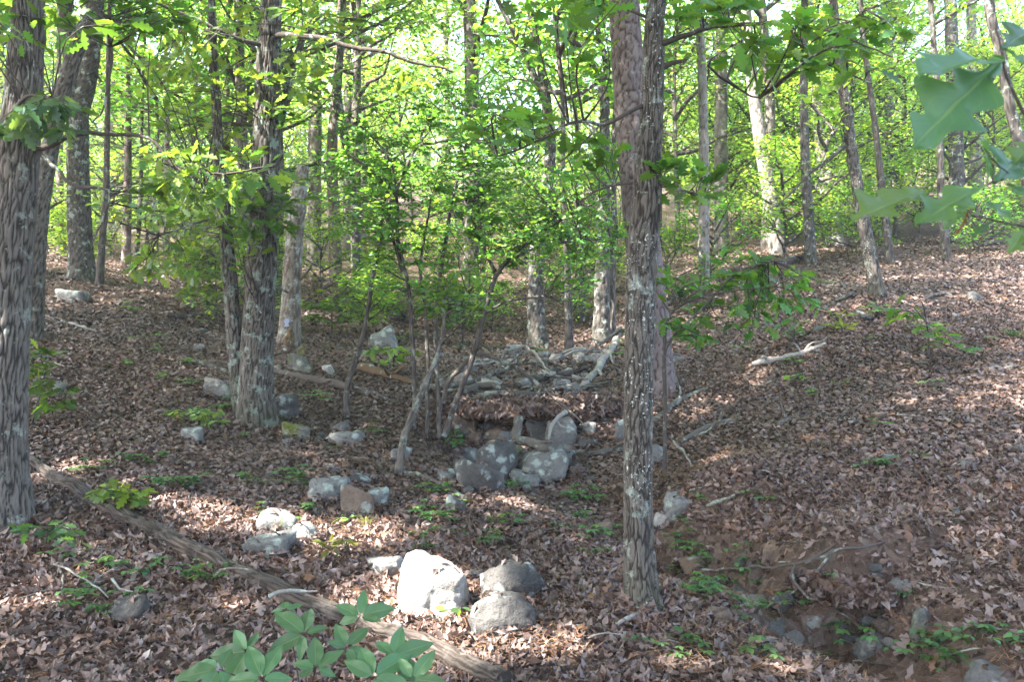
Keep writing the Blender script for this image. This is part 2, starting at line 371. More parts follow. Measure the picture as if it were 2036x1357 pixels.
def rock_mat(name, base, dark, lichen=.35, lc=(.40, .45, .40), moss=0., warm=0.):
    m, nt, N = newmat(name); v = coords(nt)
    oi = nt.nodes.new('ShaderNodeObjectInfo'); va = nt.nodes.new('ShaderNodeVectorMath'); va.operation = 'ADD'
    mul = nt.nodes.new('ShaderNodeVectorMath'); mul.operation = 'SCALE'; mul.inputs[0].default_value = (13.1, 7.7, 9.3); nt.links.new(oi.outputs['Random'], mul.inputs['Scale'])
    nt.links.new(v, va.inputs[0]); nt.links.new(mul.outputs[0], va.inputs[1]); v = va.outputs[0]
    n1 = noise(nt, v, 5, 8, .65); n2 = noise(nt, v, 38, 6, .7)
    c = mixc(nt, math_(nt, 'MULTIPLY', math_(nt, 'SUBTRACT', n1, .3), 2.4, True), dark, base)
    c = mixc(nt, math_(nt, 'MULTIPLY', math_(nt, 'SUBTRACT', n2, .45), 2.5, True), c, mixc(nt, 1., c, (.6, .6, .6), 'MULTIPLY'))
    if warm: c = mixc(nt, math_(nt, 'MULTIPLY', ramp(nt, noise(nt, v, 4, 4), [(.5, (0, 0, 0)), (.62, (1, 1, 1))]), warm), c, (.26, .17, .10))
    if lichen:
        vo = nt.nodes.new('ShaderNodeTexVoronoi'); vo.inputs['Scale'].default_value = 11; vo.inputs['Randomness'].default_value = 1
        wv = nt.nodes.new('ShaderNodeVectorMath'); wv.operation = 'ADD'; nn = nt.nodes.new('ShaderNodeTexNoise'); nn.inputs['Scale'].default_value = 16; nn.inputs['Detail'].default_value = 4
        sc_ = nt.nodes.new('ShaderNodeVectorMath'); sc_.operation = 'SCALE'; sc_.inputs['Scale'].default_value = .12
        nt.links.new(v, nn.inputs['Vector']); nt.links.new(nn.outputs['Color'], sc_.inputs[0]); nt.links.new(v, wv.inputs[0]); nt.links.new(sc_.outputs[0], wv.inputs[1]); nt.links.new(wv.outputs[0], vo.inputs['Vector'])
        sp = nt.nodes.new('ShaderNodeSeparateColor'); nt.links.new(vo.outputs['Color'], sp.inputs[0])
        k = math_(nt, 'MULTIPLY', math_(nt, 'LESS_THAN', sp.outputs[0], lichen), ramp(nt, vo.outputs['Distance'], [(.25, (1, 1, 1)), (.5, (0, 0, 0))]))
        c = mixc(nt, math_(nt, 'MULTIPLY', k, math_(nt, 'ADD', math_(nt, 'MULTIPLY', n2, 1.0), .3), True), c, lc)
    if moss:
        c = mixc(nt, math_(nt, 'MULTIPLY', ramp(nt, noise(nt, v, 3.5, 5, .6), [(.44, (0, 0, 0)), (.56, (1, 1, 1))]), moss), c, (.10, .11, .02))
    finish(nt, c, .88, math_(nt, 'ADD', n2, math_(nt, 'MULTIPLY', n1, 2.5)), 1., .025, .2)
    return m

M = {}
M['leaf'] = leaf_mat('green_leaf')
M['leaf_far'] = leaf_mat('woodland_leaf', (2.35, 2.3, .7), .6, .45, .4)
M['leaf_near'] = leaf_mat('veined_leaf', (1.6, 1.7, .5), .42, .42, .5, True, .18)
M['needle'] = leaf_mat('pine_needle', (1.2, 1.3, .6), .3, .5, .3)
M['oak_bark'] = bark_mat('furrowed_oak_bark', (.125, .108, .092), (.024, .019, .015), .14, (.26, .29, .25), moss=.75, mossh=.5, spots=.8)
M['oak_bark_mossy'] = bark_mat('oak_bark_with_moss', (.135, .116, .10), (.016, .012, .009), .28, (.25, .30, .25), moss=.7, mossh=.6)
M['grey_bark'] = bark_mat('grey_oak_bark', (.155, .134, .115), (.028, .022, .017), .10, (.28, .30, .26), moss=.15, mossh=.25)
M['dark_bark'] = bark_mat('dark_bark', (.115, .10, .088), (.03, .025, .022), .22, moss=.4, mossh=.7)
M['pine_bark'] = bark_mat('plated_pine_bark', (.165, .132, .122), (.05, .029, .024), .12, (.27, .25, .245))
M['pale_bark'] = bark_mat('pale_bark', (.235, .205, .185), (.075, .062, .053), .3, (.30, .31, .285))
M['snag_bark'] = bark_mat('bare_dead_wood', (.20, .17, .14), (.08, .058, .04), .35, (.33, .35, .31))
M['stem_bark'] = bark_mat('slender_stem_bark', (.10, .084, .072), (.035, .028, .024), .22, (.22, .24, .21))
M['twig'] = bark_mat('twig_bark', (.10, .08, .065), (.045, .035, .03), .15)
M['log'] = bark_mat('decaying_log', (.085, .068, .056), (.022, .016, .012), .4, (.115, .095, .08))
M['dead_pale'] = bark_mat('weathered_dead_branch', (.33, .30, .27), (.12, .105, .09), .25, (.32, .35, .30))
M['dead_dark'] = bark_mat('dark_dead_branch', (.13, .105, .088), (.045, .036, .03), .25, (.28, .31, .26))
M['dead_lichen'] = bark_mat('lichened_dead_branch', (.135, .118, .10), (.04, .034, .028), .32, (.22, .25, .20))
M['rotten'] = bark_mat('rotten_orange_wood', (.15, .10, .055), (.05, .032, .02), .1)
M['rock'] = rock_mat('grey_rock', (.215, .205, .19), (.085, .08, .076), .4, (.30, .33, .29))
M['rock_dark'] = rock_mat('dark_lichened_rock', (.125, .115, .105), (.035, .033, .032), .5, (.30, .33, .30))
M['rock_pale'] = rock_mat('pale_sandstone', (.40, .375, .34), (.19, .17, .15), .12, (.46, .48, .45), warm=.3)
M['rock_lichen'] = rock_mat('lichened_rock', (.225, .22, .205), (.09, .086, .08), .6, (.32, .37, .32))
M['rock_brown'] = rock_mat('brown_rock', (.19, .14, .11), (.08, .058, .045), .25, (.30, .32, .28), warm=.6)
M['rock_moss'] = rock_mat('mossy_rock', (.16, .155, .135), (.06, .06, .052), .35, (.30, .33, .28), moss=.95)

def ground_mat():
    m, nt, N = newmat('forest_floor_soil'); v = coords(nt)
    n1 = noise(nt, v, 1.1, 6, .6); n2 = noise(nt, v, 24, 6, .7)
    vo = nt.nodes.new('ShaderNodeTexVoronoi'); vo.inputs['Scale'].default_value = 19; nt.links.new(v, vo.inputs['Vector'])
    sp = nt.nodes.new('ShaderNodeSeparateColor'); nt.links.new(vo.outputs['Color'], sp.inputs[0])
    lit = ramp(nt, sp.outputs[0], [(0, (.06, .038, .028)), (.35, (.115, .072, .054)), (.7, (.165, .112, .088)), (1, (.23, .17, .14))])
    soil = mixc(nt, n2, (.055, .038, .027), (.125, .092, .068))
    c = mixc(nt, math_(nt, 'MULTIPLY', math_(nt, 'SUBTRACT', n1, .25), 2.2, True), soil, lit)
    c = mixc(nt, math_(nt, 'MULTIPLY', n2, .7), c, mixc(nt, 1., c, (.6, .57, .55), 'MULTIPLY'))
    h = math_(nt, 'ADD', n2, math_(nt, 'MULTIPLY', vo.outputs['Distance'], 1.2))
    finish(nt, c, .95, h, 1., .03, .1); return m
def litter_mat(name, amount=.15, gloss=.5):
    m, nt, N = newmat(name); a = nt.nodes.new('ShaderNodeAttribute'); a.attribute_name = 'col'
    n2 = noise(nt, coords(nt), 70, 3)
    c = mixc(nt, math_(nt, 'MULTIPLY', n2, .6), a.outputs['Color'], mixc(nt, 1., a.outputs['Color'], (.62, .58, .55), 'MULTIPLY'))
    p = finish(nt, c, gloss, None, spec=.4); o = [n for n in nt.nodes if n.type == 'OUTPUT_MATERIAL'][0]
    t = nt.nodes.new('ShaderNodeBsdfTranslucent'); nt.links.new(c, t.inputs[0]); mx = nt.nodes.new('ShaderNodeMixShader'); mx.inputs[0].default_value = amount
    nt.links.new(p.outputs[0], mx.inputs[1]); nt.links.new(t.outputs[0], mx.inputs[2]); nt.links.new(mx.outputs[0], o.inputs[0]); return m
M['ground'] = ground_mat(); M['litter'] = litter_mat('fallen_leaf'); M['straw'] = litter_mat('pine_straw', .05, .6)

# ------------------------------------------------------------------ ground sheet
def build_ground():
    ys = np.concatenate([np.linspace(-8, 2.4, 22), np.geomspace(2.5, 24, 270), np.geomspace(24.4, 140, 60)])
    us = np.concatenate([np.linspace(-3.2, -.75, 34)[:-1], np.linspace(-.75, .75, 220), np.linspace(.75, 3.2, 34)[1:]])
    Yg, Ug = np.meshgrid(ys, us, indexing='ij'); Xg = Ug * (np.maximum(Yg, 0) * .95 + 3.0)
    Z = terr(Xg, Yg); V = np.stack([Xg, Yg, Z], -1).reshape(-1, 3); nu = len(us)
    i = np.arange(len(ys) - 1)[:, None] * nu; j = np.arange(nu - 1)[None]
    F = np.stack([i + j, i + j + 1, i + nu + j + 1, i + nu + j], -1).reshape(-1, 4)
    mb = MB(); mb.add(V, F); o = link('ground', mb.mesh('ground', M['ground'])); tag(o, 'leaf strewn forest floor of the wooded hollow', None, None, 'structure'); return o
GROUND = build_ground()

LIT_COLS = np.array([(.140, .092, .074), (.172, .120, .100), (.105, .064, .050), (.215, .165, .146), (.150, .078, .045), (.074, .047, .038), (.185, .138, .124), (.27, .222, .198)]) * (1.06, 1.04, 1.04)
LIT_P = np.array([.25, .21, .18, .09, .07, .12, .07, .01])
BASES = [(1281, 1214, .12), (8, 1045, .2), (500, 850, .2), (1310, 785, .24), (572, 694, .2), (165, 563, .26), (1746, 597, .12), (1070, 694, .2), (1195, 684, .18)]
def litter():
    rng = np.random.default_rng(11)
    def scatter(n, y0, y1, wide):
        Y = np.sqrt(rng.uniform(y0 ** 2, y1 ** 2, n * 2)); X = rng.uniform(-1, 1, n * 2) * (.60 * Y + wide)
        d = chan_dist(X, Y); bare = np.where((d < .34) & (Y < 7) & (X > .8), .10, 1.) * np.where((Y > 7.2) & (Y < 9.0) & (np.abs(X + .05) < .6), .35, 1.)
        patch = .45 + .75 * np.clip(vnoise(X * .8, Y * .8, 21) * 1.5, 0, 1)
        k = rng.uniform(0, 1, n * 2) < bare * patch; return X[k][:n], Y[k][:n]
    mb = MB()
    def drop(X, Y, tmpl, smin, smax, lift, tilt):
        n = len(X); Nn = nrm(tnormal(X, Y) + rng.normal(0, tilt, (n, 3))); D = rdir(rng, n, .25)
        ci = rng.choice(len(LIT_COLS), n, p=LIT_P); c = LIT_COLS[ci] * np.exp(rng.normal(0, .13, (n, 1))) * (.50 + .85 * np.clip(vnoise(X * .9, Y * .9, 31) * .6 + vnoise(X * 3.1, Y * 3.1, 32) * .55, 0, 1.2))[:, None]
        P = np.stack([X, Y, terr(X, Y) + rng.uniform(.004, lift, n)], -1); place(mb, tmpl, P, D, Nn, rng.uniform(smin, smax, n), c)
    for q in range(4):
        X, Y = scatter(9500, 2.4, 6.8, 1.0); drop(X, Y, LITTER[q], .035, .075, .03, .42)
    for q in range(3):
        X, Y = scatter(30000, 6.2, 11.5, 1.0); drop(X, Y, LITTER_LO, .03, .066, .03, .4)
    for q in range(3):
        X, Y = scatter(19000, 11.0, 24, 1.0); drop(X, Y, LITTER_LO, .05, .095, .035, .38)
    # leaves banked against the trunk feet
    for x, y, r in BASES:
        h_ = hit(x, y); n = 260; a = rng.uniform(0, 2 * pi, n); rr = r * rng.uniform(.85, 2.2, n); X = h_[0] + rr * np.cos(a); Y = h_[1] + rr * np.sin(a)
        Nn = nrm(np.stack([np.cos(a) * .6, np.sin(a) * .6, np.ones(n)], -1) + rng.normal(0, .4, (n, 3))); ci = rng.choice(len(LIT_COLS), n, p=LIT_P)
        place(mb, LITTER[1], np.stack([X, Y, terr(X, Y) + np.clip(.09 * (1.6 * r - rr) / r, 0, .09) + rng.uniform(0, .02, n)], -1), rdir(rng, n, .3), Nn, rng.uniform(.04, .085, n), LIT_COLS[ci])
    o = link('leaf_litter', mb.mesh('leaf_litter', M['litter'])); tag(o, 'brown curled dead oak leaves covering the slopes', 'leaf litter', None, 'stuff')
    # pine straw: bundles of thin needles, thick round the stones and along the banks
    mb = MB(); n = 130000; Y = np.sqrt(rng.uniform(2.6 ** 2, 10.5 ** 2, n)); X = rng.uniform(-1, 1, n) * (.6 * Y + .8)
    k = rng.uniform(0, 1, n) < np.clip(.22 + .6 * gauss(X + .3, .9) * gauss(Y - 5.3, .9) + .45 * (X > .7) + .6 * (vnoise(X * .6, Y * .6, 5) > .6), 0, 1); X, Y = X[k], Y[k]; n = len(X)
    D = rdir(rng, n, .2); L = rng.uniform(.05, .12, n); P = np.stack([X, Y, terr(X, Y) + rng.uniform(.012, .045, n)], -1); S = nrm(np.cross(D, np.array((0, 0, 1.)))); w = .0014
    V = np.stack([P - S * w, P + S * w, P + D * L[:, None] + S * w * .5, P + D * L[:, None] - S * w * .5], 1); F = (np.array([(0, 1, 2, 3)])[None] + (np.arange(n) * 4)[:, None, None]).reshape(-1, 4)
    c = np.array((.22, .12, .066))[None] * np.exp(rng.normal(0, .35, (n, 1)))
    mb.add(V.reshape(-1, 3), F, np.repeat(c, 4, 0)); o = link('pine_straw', mb.mesh('pine_straw', M['straw'])); tag(o, 'fine orange brown pine needles strewn over the leaf litter', 'pine needles', None, 'stuff')
    # the largest fallen leaves, one object each, on the ground nearest the viewer
    shapes = []
    for q in range(6):
        v, f = strip_leaf([(0.0, 0), (.05, .13), (.17, .24), (.20, .30), (.09, .35), (.24, .47), (.28, .55), (.12, .60), (.25, .74), (.22, .80), (.10, .82), (.11, .93), (0.0, 1)], rng.uniform(-.5, .8), rng.uniform(-.5, .5))
        v[:, 2] += .06 * np.sin(v[:, 1] * 9 + q) + .05 * np.sin(v[:, 0] * 11 + q); v[:, 1] -= .5; m_ = MB(); m_.add(v, f, LIT_COLS[(0, 1, 3, 4, 6, 1)[q]] * 1.05); shapes.append(m_.mesh('fallen_leaf', M['litter']))
    Y = np.sqrt(rng.uniform(3.3 ** 2, 5.6 ** 2, 240)); X = rng.uniform(-1, 1, 240) * (.58 * Y)
    Nn = nrm(tnormal(X, Y) + rng.normal(0, .3, (240, 3))); Z = terr(X, Y)
    for i in range(240):
        o = link('fallen_leaf', shapes[i % 6], GROUND, (X[i], Y[i], Z[i] + rng.uniform(.03, .045)))
        q = Vector(Nn[i]).to_track_quat('Z', 'Y'); e = q.to_euler(); o.rotation_euler = e; o.rotation_euler.rotate_axis('Z', rng.uniform(0, 6.28)); s = rng.uniform(.085, .135); o.scale = (s, s, s)
litter()

# ------------------------------------------------------------------ foliage machinery
GAPS = [(px(845, 1160, 5.0), .40), (px(935, 1240, 4.85), .05), (px(790, 1120, 5.3), .2), (hit(715, 1080), .24), (hit(640, 1060), .20), (hit(380, 1010), .16), (hit(250, 985), .2), (hit(470, 1040), .16), (hit(150, 930), .18), (px(930, 360, 8.6), .45), (px(760, 330, 8.6), .35), (px(1120, 420, 8.4), .35), (px(700, 80, 7.8), .4), (px(450, 90, 8.0), .4), (px(430, 340, 5.8), .25), (hit(1430, 915), .14), (hit(1060, 1010), .06), (hit(1000, 1285), .22), (hit(880, 1280), .14), (hit(1130, 1290), .16), (hit(1150, 1080), .08), (hit(1340, 1330), .1), (hit(560, 1040), .10), (hit(800, 1340), .10), (hit(1560, 1330), .1)]
def sun_open(P):
    """False where a leaf would close one of the holes in the canopy through which the sun reaches the floor"""
    k = np.ones(len(P), bool)
    for T, r in GAPS:
        d = P - T; t = d @ SUN_VEC; w = np.linalg.norm(d - t[:, None] * SUN_VEC, axis=1)
        k &= ~((w < r + .09) & (t > 1.2))
    return k

def open_branches(mb, origin=(0, 0, 0)):
    """drop branch faces that would cross those holes"""
    if mb.v:
        k = sun_open(np.concatenate(mb.v) + np.asarray(origin)); mb.f = [f[k[f].all(1)] for f in mb.f]
    return mb

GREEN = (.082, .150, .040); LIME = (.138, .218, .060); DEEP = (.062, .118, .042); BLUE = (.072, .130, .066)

def canopy(rng, h0, h1, rad, nlimb, nsub, lper, lsize, base=GREEN, tmpl=KITE, trunk=None, sig=(.42, .42, .2), tilt=.5, seg=5):
    """limbs and leaves of one crown round the trunk line (trunk: height -> xy offset)"""
    w = MB(); P = []; C = []
    tr = trunk or (lambda h: np.array((0., 0.)))
    for i in range(nlimb):
        u = (i + rng.uniform(0, 1)) / nlimb; h = h0 + (h1 - h0) * .86 * u; az = i * 2.4 + rng.uniform(-.5, .5)
        prof = math.sqrt(max(.08, 1 - ((u - .38) / .72) ** 2)); L = rad * prof * rng.uniform(.75, 1.15); el = rng.uniform(.15, .55) + .5 * u
        a = np.array((*tr(h), h)); d = np.array((math.cos(az) * math.cos(el), math.sin(az) * math.cos(el), math.sin(el)))
        pts = [a]
        for k in range(1, 5): pts.append(a + d * L * k / 4 + np.array((0, 0, .10 * L * (k / 4) ** 2)) + rng.normal(0, .05 * L, 3) * (k / 4))
        Q = resample(pts, n=9); tube(w, Q, np.linspace(.022 * L + .012, .006, 9), seg, (.5, 3, 0), False)
        ends = [Q[-1], Q[6]]
        for k in range(nsub):
            b = Q[rng.integers(3, 9)]; d2 = nrm(d * .6 + rng.normal(0, .7, 3) * (1, 1, .5)); l2 = L * rng.uniform(.22, .5)
            q = resample([b, b + d2 * l2 * .5 + rng.normal(0, .06, 3), b + d2 * l2], n=5); tube(w, q, np.linspace(.012, .004, 5), 4, (.5, 3, 0), False); ends += [q[-1], q[2]]
        for e in ends:
            n = max(3, int(lper * rng.uniform(.5, 1.4))); P.append(e + rng.normal(0, 1, (n, 3)) * np.array(sig)); C.append(lcol(rng, n, np.asarray(base) * math.exp(rng.normal(0, .15))))
    P = np.concatenate(P); C = np.concatenate(C); n = len(P)
    return w, (P, rdir(rng, n), rnorm(rng, n, tilt), lsize * rng.uniform(.7, 1.25, n), C)

def spray(w, lf, skel, rng, targets, lper, size, tmpl=OAK, base=GREEN, tilt=.65, r0=.006, spread=.55, along=.55, droop=.06):
    """a twig from the nearest point of the skeleton to every target, leafed along its outer part"""
    P = []; D = []; S = []; C = []
    for t in targets:
        dd = np.linalg.norm(skel - t, axis=1) + .5 * np.maximum(skel[:, 2] - t[2], 0); a = skel[np.argmin(dd)]
        L = np.linalg.norm(t - a) + 1e-6; m = (a + t) / 2 + rng.normal(0, .10 * L, 3) + np.array((0, 0, .08 * L))
        q = resample([a, m, t], n=7); tube(w, q, np.linspace(r0 * min(1.6, .5 + L), .0018, 7), 4, (.5, 3, 0), False)
        n = max(2, int(lper * rng.uniform(.6, 1.4))); s = 1 - along * rng.uniform(0, 1, n) ** 1.6; p = np.stack([np.interp(s, np.linspace(0, 1, 7), q[:, k]) for k in range(3)], 1)
        tan = nrm(q[-1] - q[3]); d = nrm(tan * .7 + rdir(rng, n, .2) * spread * 1.5 - np.array((0, 0, droop)))
        sz = size * rng.uniform(.65, 1.2, n); P.append(p + d * sz[:, None] * .12); D.append(d); S.append(sz); C.append(lcol(rng, n, np.asarray(base) * math.exp(rng.normal(0, .12)), .18))
    P = np.concatenate(P); k = sun_open(P); D = np.concatenate(D)[k]; n = len(D)
    place(lf, tmpl, P[k], D, rnorm(rng, n, tilt), np.concatenate(S)[k], np.concatenate(C)[k])

def targets_px(rng, cx, cy, rx, ry, Y, dY, n):
    L = max(2, int(ry / 22)); lay = (rng.integers(0, L, n) + .5) / L * 2 - 1
    a = rng.uniform(0, 2 * pi, n); r = np.sqrt(rng.uniform(0, 1, n)); return np.array([px(cx + rx * r[i] * math.cos(a[i]), cy + ry * (.75 * lay[i] + .25 * r[i] * math.sin(a[i])) + .12 * rx * r[i] * math.cos(a[i]) * (1 if i % 3 else -1) * .3, Y + rng.normal(0, dY)) for i in range(n)])

def path_px(pts, Y, ext=0.0):
    out_ = []
    for p in pts:
        y = Y + (p[3] if len(p) > 3 else 0); out_.append((*px(p[0], p[1], y), .93 * p[2] / 2 / F_PX * y))
    return np.array(out_)

# ------------------------------------------------------------------ trees with a face of their own
def named_tree(name, label, pts, bark, cell=.03, asp=4.5, depth=.008, seg=56, step=.03, flare=.35, seed=1, stems=(), branches=(), sprays=(), crown=None, cat='tree', limb_mat=None, leaf=GREEN, top=None, open_top=False, group=None, leaf_mat_='leaf', tmpl=OAK, Y=None):
    rng = np.random.default_rng(seed); b = hit(pts[0][0], pts[0][1]) if Y is None else None
    if Y is None: Y = b[1]
    else:
        X0 = (pts[0][0] - CX) / F_PX * Y; b = np.array((X0, Y, ground_at(X0, Y)))
    root = thing(name, label, cat, b, group)
    W = path_px(pts, Y); W[0, 2] = min(W[0, 2], b[2]); W = np.vstack([W[0] + np.array((0, 0, -.2, 0)), W])
    if top:
        d = W[-1] - W[-3]; d = d[:3] / np.linalg.norm(d[:3]); d = nrm(d * .6 + np.array((0, 0, .4))); n0 = W[-1].copy(); hh = top + b[2] - n0[2]
        for k in (1, 2, 3): W = np.vstack([W, np.concatenate([n0[:3] + d * hh * k / 3 + rng.normal(0, .08, 3), [n0[3] * (1 - .27 * k)]])])
    Q = resample(W, step=step); vis = Q[:, 2] < px(0, -60, Y)[2]; cut = max(int(vis.sum()), 4)
    if cut < len(Q) - 6: Q = np.vstack([Q[:cut], Q[cut::4], Q[-1:]])
    mb = MB(); bark_tube(mb, Q[:, :3], Q[:, 3], seg, cell, asp, depth, flare, 5, seed, .12, open_top)
    for st in stems:
        s = resample(path_px(st, Y), step=step); bark_tube(mb, s[:, :3], s[:, 3], max(24, seg // 2), cell, asp, depth * .8, 0, 5, seed + 3)
    link('trunk', mb.mesh('trunk', M[bark], b), root)
    skel = [Q[::3, :3]]; w = MB()
    for br in branches:
        q = resample(path_px(br, Y), step=.04); q[:, :3] += np.cumsum(rng.normal(0, .004, (len(q), 3)), 0); m1 = MB(); tube(m1, q[:, :3], q[:, 3], 10, (.6, 3, 0)); link('branch', m1.mesh('branch', M[limb_mat or bark], b), root); skel.append(q[:, :3])
    bsk = np.concatenate(skel[1:]) if len(skel) > 1 else skel[0]
    lf = MB()
    for sp_ in sprays:
        cx, cy_, rx, ry, dY, dYs, n, lper, size = sp_[:9]; colr = sp_[9] if len(sp_) > 9 else leaf
        spray(w, lf, bsk, rng, targets_px(rng, cx, cy_, rx, ry, Y + dY, dYs, n), lper, size, tmpl, colr)
    if crown:
        h0, h1, rad, nl, ns, lper, ls = crown
        hs = Q[:, 2] - b[2]; f = lambda h: np.array((np.interp(h, hs, Q[:, 0]) - b[0], np.interp(h, hs, Q[:, 1]) - b[1]))
        w2, (P, D, N_, S, C) = canopy(rng, h0, h1, rad, nl, ns, lper, ls, leaf, trunk=f); P = P + b; k = sun_open(P)
        for a_, f_, c_ in zip(w2.v, w2.f, w2.c): w.v.append(a_ + b); w.f.append(f_ + w.n); w.c.append(c_); w.l.append(np.zeros((len(a_), 3)))
        if w2.v:
            # re-index: faces of w2 already count from zero over the whole builder
            w.n += w2.n
        place(lf, KITE, P[k], D[k], N_[k], S[k], C[k])
    open_branches(w)
    if w.n: tag(link('fine_branching', w.mesh('fine_branching', M['twig'], b), root), kind='stuff')
    if lf.n: link('crown', lf.mesh('crown', M[leaf_mat_], b), root)
    return root, Y, b

named_tree('oak_tree', 'slim furrowed oak with white lichen flecks standing beside the dry gully', 
    [(1281, 1214, 72), (1274, 1150, 66), (1270, 1050, 60), (1268, 900, 58), (1271, 700, 60), (1275, 550, 62), (1284, 420, 62), (1288, 330, 54), (1296, 220, 47), (1300, 100, 43), (1306, 0, 38)],
    'oak_bark', .017, 8, .006, 128, .015, .4, 3, top=11.5,
    branches=[[(1306, 88, 14), (1360, 66, 11), (1420, 54, 10), (1500, 50, 8, -.1), (1580, 44, 6, -.2)], [(1580, 44, 6, -.2), (1640, 58, 5, -.25), (1700, 78, 4, -.3), (1775, 108, 3, -.3)], [(1560, 46, 5, -.2), (1600, 95, 5, -.25), (1660, 132, 4, -.3), (1730, 158, 3, -.3)], [(1640, 58, 4, -.25), (1700, 40, 3, -.2), (1760, 45, 2, -.2)], [(1480, 52, 6, -.1), (1470, 110, 5, -.2), (1448, 160, 5, -.2), (1500, 200, 4, -.2), (1540, 190, 3, -.2)], [(1305, 142, 18), (1330, 128, 13), (1358, 121, 7)],
              [(1285, 208, 9), (1230, 232, 8, -.1), (1190, 252, 8, -.1), (1140, 246, 7, -.2), (1060, 285, 5, -.2), (980, 310, 3, -.2)], [(1190, 252, 5, -.1), (1150, 290, 4, -.1), (1110, 330, 3, -.1)],
              [(1290, 350, 9), (1340, 370, 7, -.1), (1400, 390, 5, -.1)], [(1270, 360, 6), (1200, 375, 5), (1150, 400, 4)], [(1305, 60, 9), (1280, 30, 7), (1180, 0, 5)]],
    sprays=[(1620, 90, 170, 75, -.2, .35, 50, 6, .115, (.085, .15, .035)), (1370, 365, 75, 55, -.1, .2, 16, 6, .11), (1060, 250, 150, 55, -.2, .25, 24, 6, .10), (1190, 330, 60, 60, 0, .2, 8, 5, .10), (1120, 15, 130, 40, -.1, .3, 16, 6, .12), (1420, 20, 120, 40, 0, .3, 18, 6, .12)],
    crown=(5.2, 11.5, 2.8, 18, 6, 32, .14), limb_mat='twig')
named_tree('pine_tree', 'thick reddish plated pine trunk behind the slim lichened oak',
    [(1310, 785, 84), (1302, 740, 78), (1296, 650, 74), (1285, 540, 71), (1272, 430, 69), (1260, 300, 67), (1249, 150, 65), (1241, 0, 62)],
    'pine_bark', .07, 2.2, .012, 88, .025, .45, 5, top=17, crown=(11, 17, 3.0, 14, 5, 30, .14), leaf=DEEP)
named_tree('oak_tree', 'broad grey oak with deep furrows at the top end of the fallen log',
    [(8, 1045, 124), (6, 980, 106), (4, 900, 98), (5, 760, 97), (10, 620, 95), (22, 480, 88), (36, 320, 80), (46, 180, 73), (52, 80, 66), (55, 0, 64)],
    'grey_bark', .022, 10, .009, 128, .02, .28, 8, top=12,
    branches=[[(60, 298, 14), (110, 288, 12, -.1), (160, 268, 10, -.1), (230, 270, 8, -.1), (290, 278, 7, -.2), (340, 335, 6, -.2), (400, 345, 5, -.2), (470, 342, 5, -.2), (545, 322, 3, -.2)], [(72, 300, 10), (110, 335, 8, -.1), (150, 372, 7, -.1), (218, 388, 5, -.1), (190, 500, 3, -.1)], [(20, 225, 12), (60, 190, 8, -.4), (110, 195, 6, -.5)], [(180, 0, 8, .1), (225, 60, 7, .1), (236, 120, 6, .1), (222, 210, 4, .1), (200, 250, 3, .1)]],
    sprays=[(70, 235, 85, 60, -.5, .2, 26, 6, .13, BLUE), (425, 330, 150, 50, -.2, .35, 40, 6, .11, LIME), (390, 400, 120, 50, -.2, .35, 20, 6, .11), (60, 20, 120, 50, -.3, .3, 22, 6, .13), (300, 30, 130, 60, .2, .4, 26, 6, .13)],
    crown=(4.8, 12, 3.2, 18, 6, 28, .14), limb_mat='twig')
named_tree('oak_tree', 'twin stemmed oak with mossy foot beside a rounded boulder',
    [(512, 850, 84), (508, 790, 76), (511, 700, 67), (516, 600, 64), (522, 480, 61), (528, 350, 58), (532, 200, 53), (536, 80, 47), (539, 0, 43)],
    'oak_bark_mossy', .020, 10, .008, 112, .022, .22, 12, top=13, stems=[[(492, 840, 46, .05), (480, 790, 42, .05), (470, 720, 34), (464, 640, 31), (456, 540, 29), (447, 440, 26), (436, 320, 22), (429, 190, 19), (423, 80, 17), (419, -60, 14), (410, -300, 10)]],
    branches=[[(535, 95, 12), (480, 78, 9, -.2), (420, 50, 8, -.3), (350, 20, 6, -.4), (290, -5, 5, -.5)], [(538, 70, 13), (620, 72, 11, -.3), (700, 92, 10, -.4), (760, 105, 8, -.5), (830, 130, 6, -.5), (900, 148, 4, -.5)], [(540, 250, 26, .1), (565, 205, 22, .15), (578, 150, 18, .2), (600, 80, 14, .2)], [(455, 470, 8), (420, 440, 6, -.2), (370, 450, 4, -.3), (320, 470, 3, -.4)], [(530, 430, 9), (470, 400, 7, -.3), (400, 380, 5, -.5)], [(525, 560, 5), (505, 590, 4, -.2), (540, 640, 3, -.2)]],
    sprays=[(480, 75, 250, 110, -.2, .9, 90, 7, .12, LIME), (720, 110, 190, 90, -.4, .6, 60, 7, .12, LIME), (370, 440, 140, 75, -.3, .5, 40, 6, .11, LIME), (520, 430, 80, 60, -.4, .3, 22, 6, .13), (400, 200, 150, 110, 0, .7, 50, 6, .12, LIME), (600, 190, 90, 90, 0, .5, 20, 6, .13), (560, 380, 80, 60, -.2, .3, 18, 6, .12, DEEP), (330, 520, 90, 50, -.3, .3, 22, 6, .12, LIME)],
    crown=(5.5, 13, 3.4, 18, 6, 28, .14), limb_mat='twig')
named_tree('oak_tree', 'dark forked oak on the crest of the bank',
    [(165, 563, 62), (162, 520, 50), (158, 430, 47), (155, 330, 44), (154, 250, 44), (152, 170, 40), (140, 90, 34), (131, 0, 30)],
    'dark_bark', .035, 4, .012, 56, .035, .35, 21, top=13, stems=[[(154, 230, 42), (172, 160, 40), (185, 90, 32), (192, 20, 28), (200, -120, 24), (215, -300, 18)]],
    crown=(6, 13, 3.5, 14, 5, 26, .16), leaf_mat_='leaf_far')
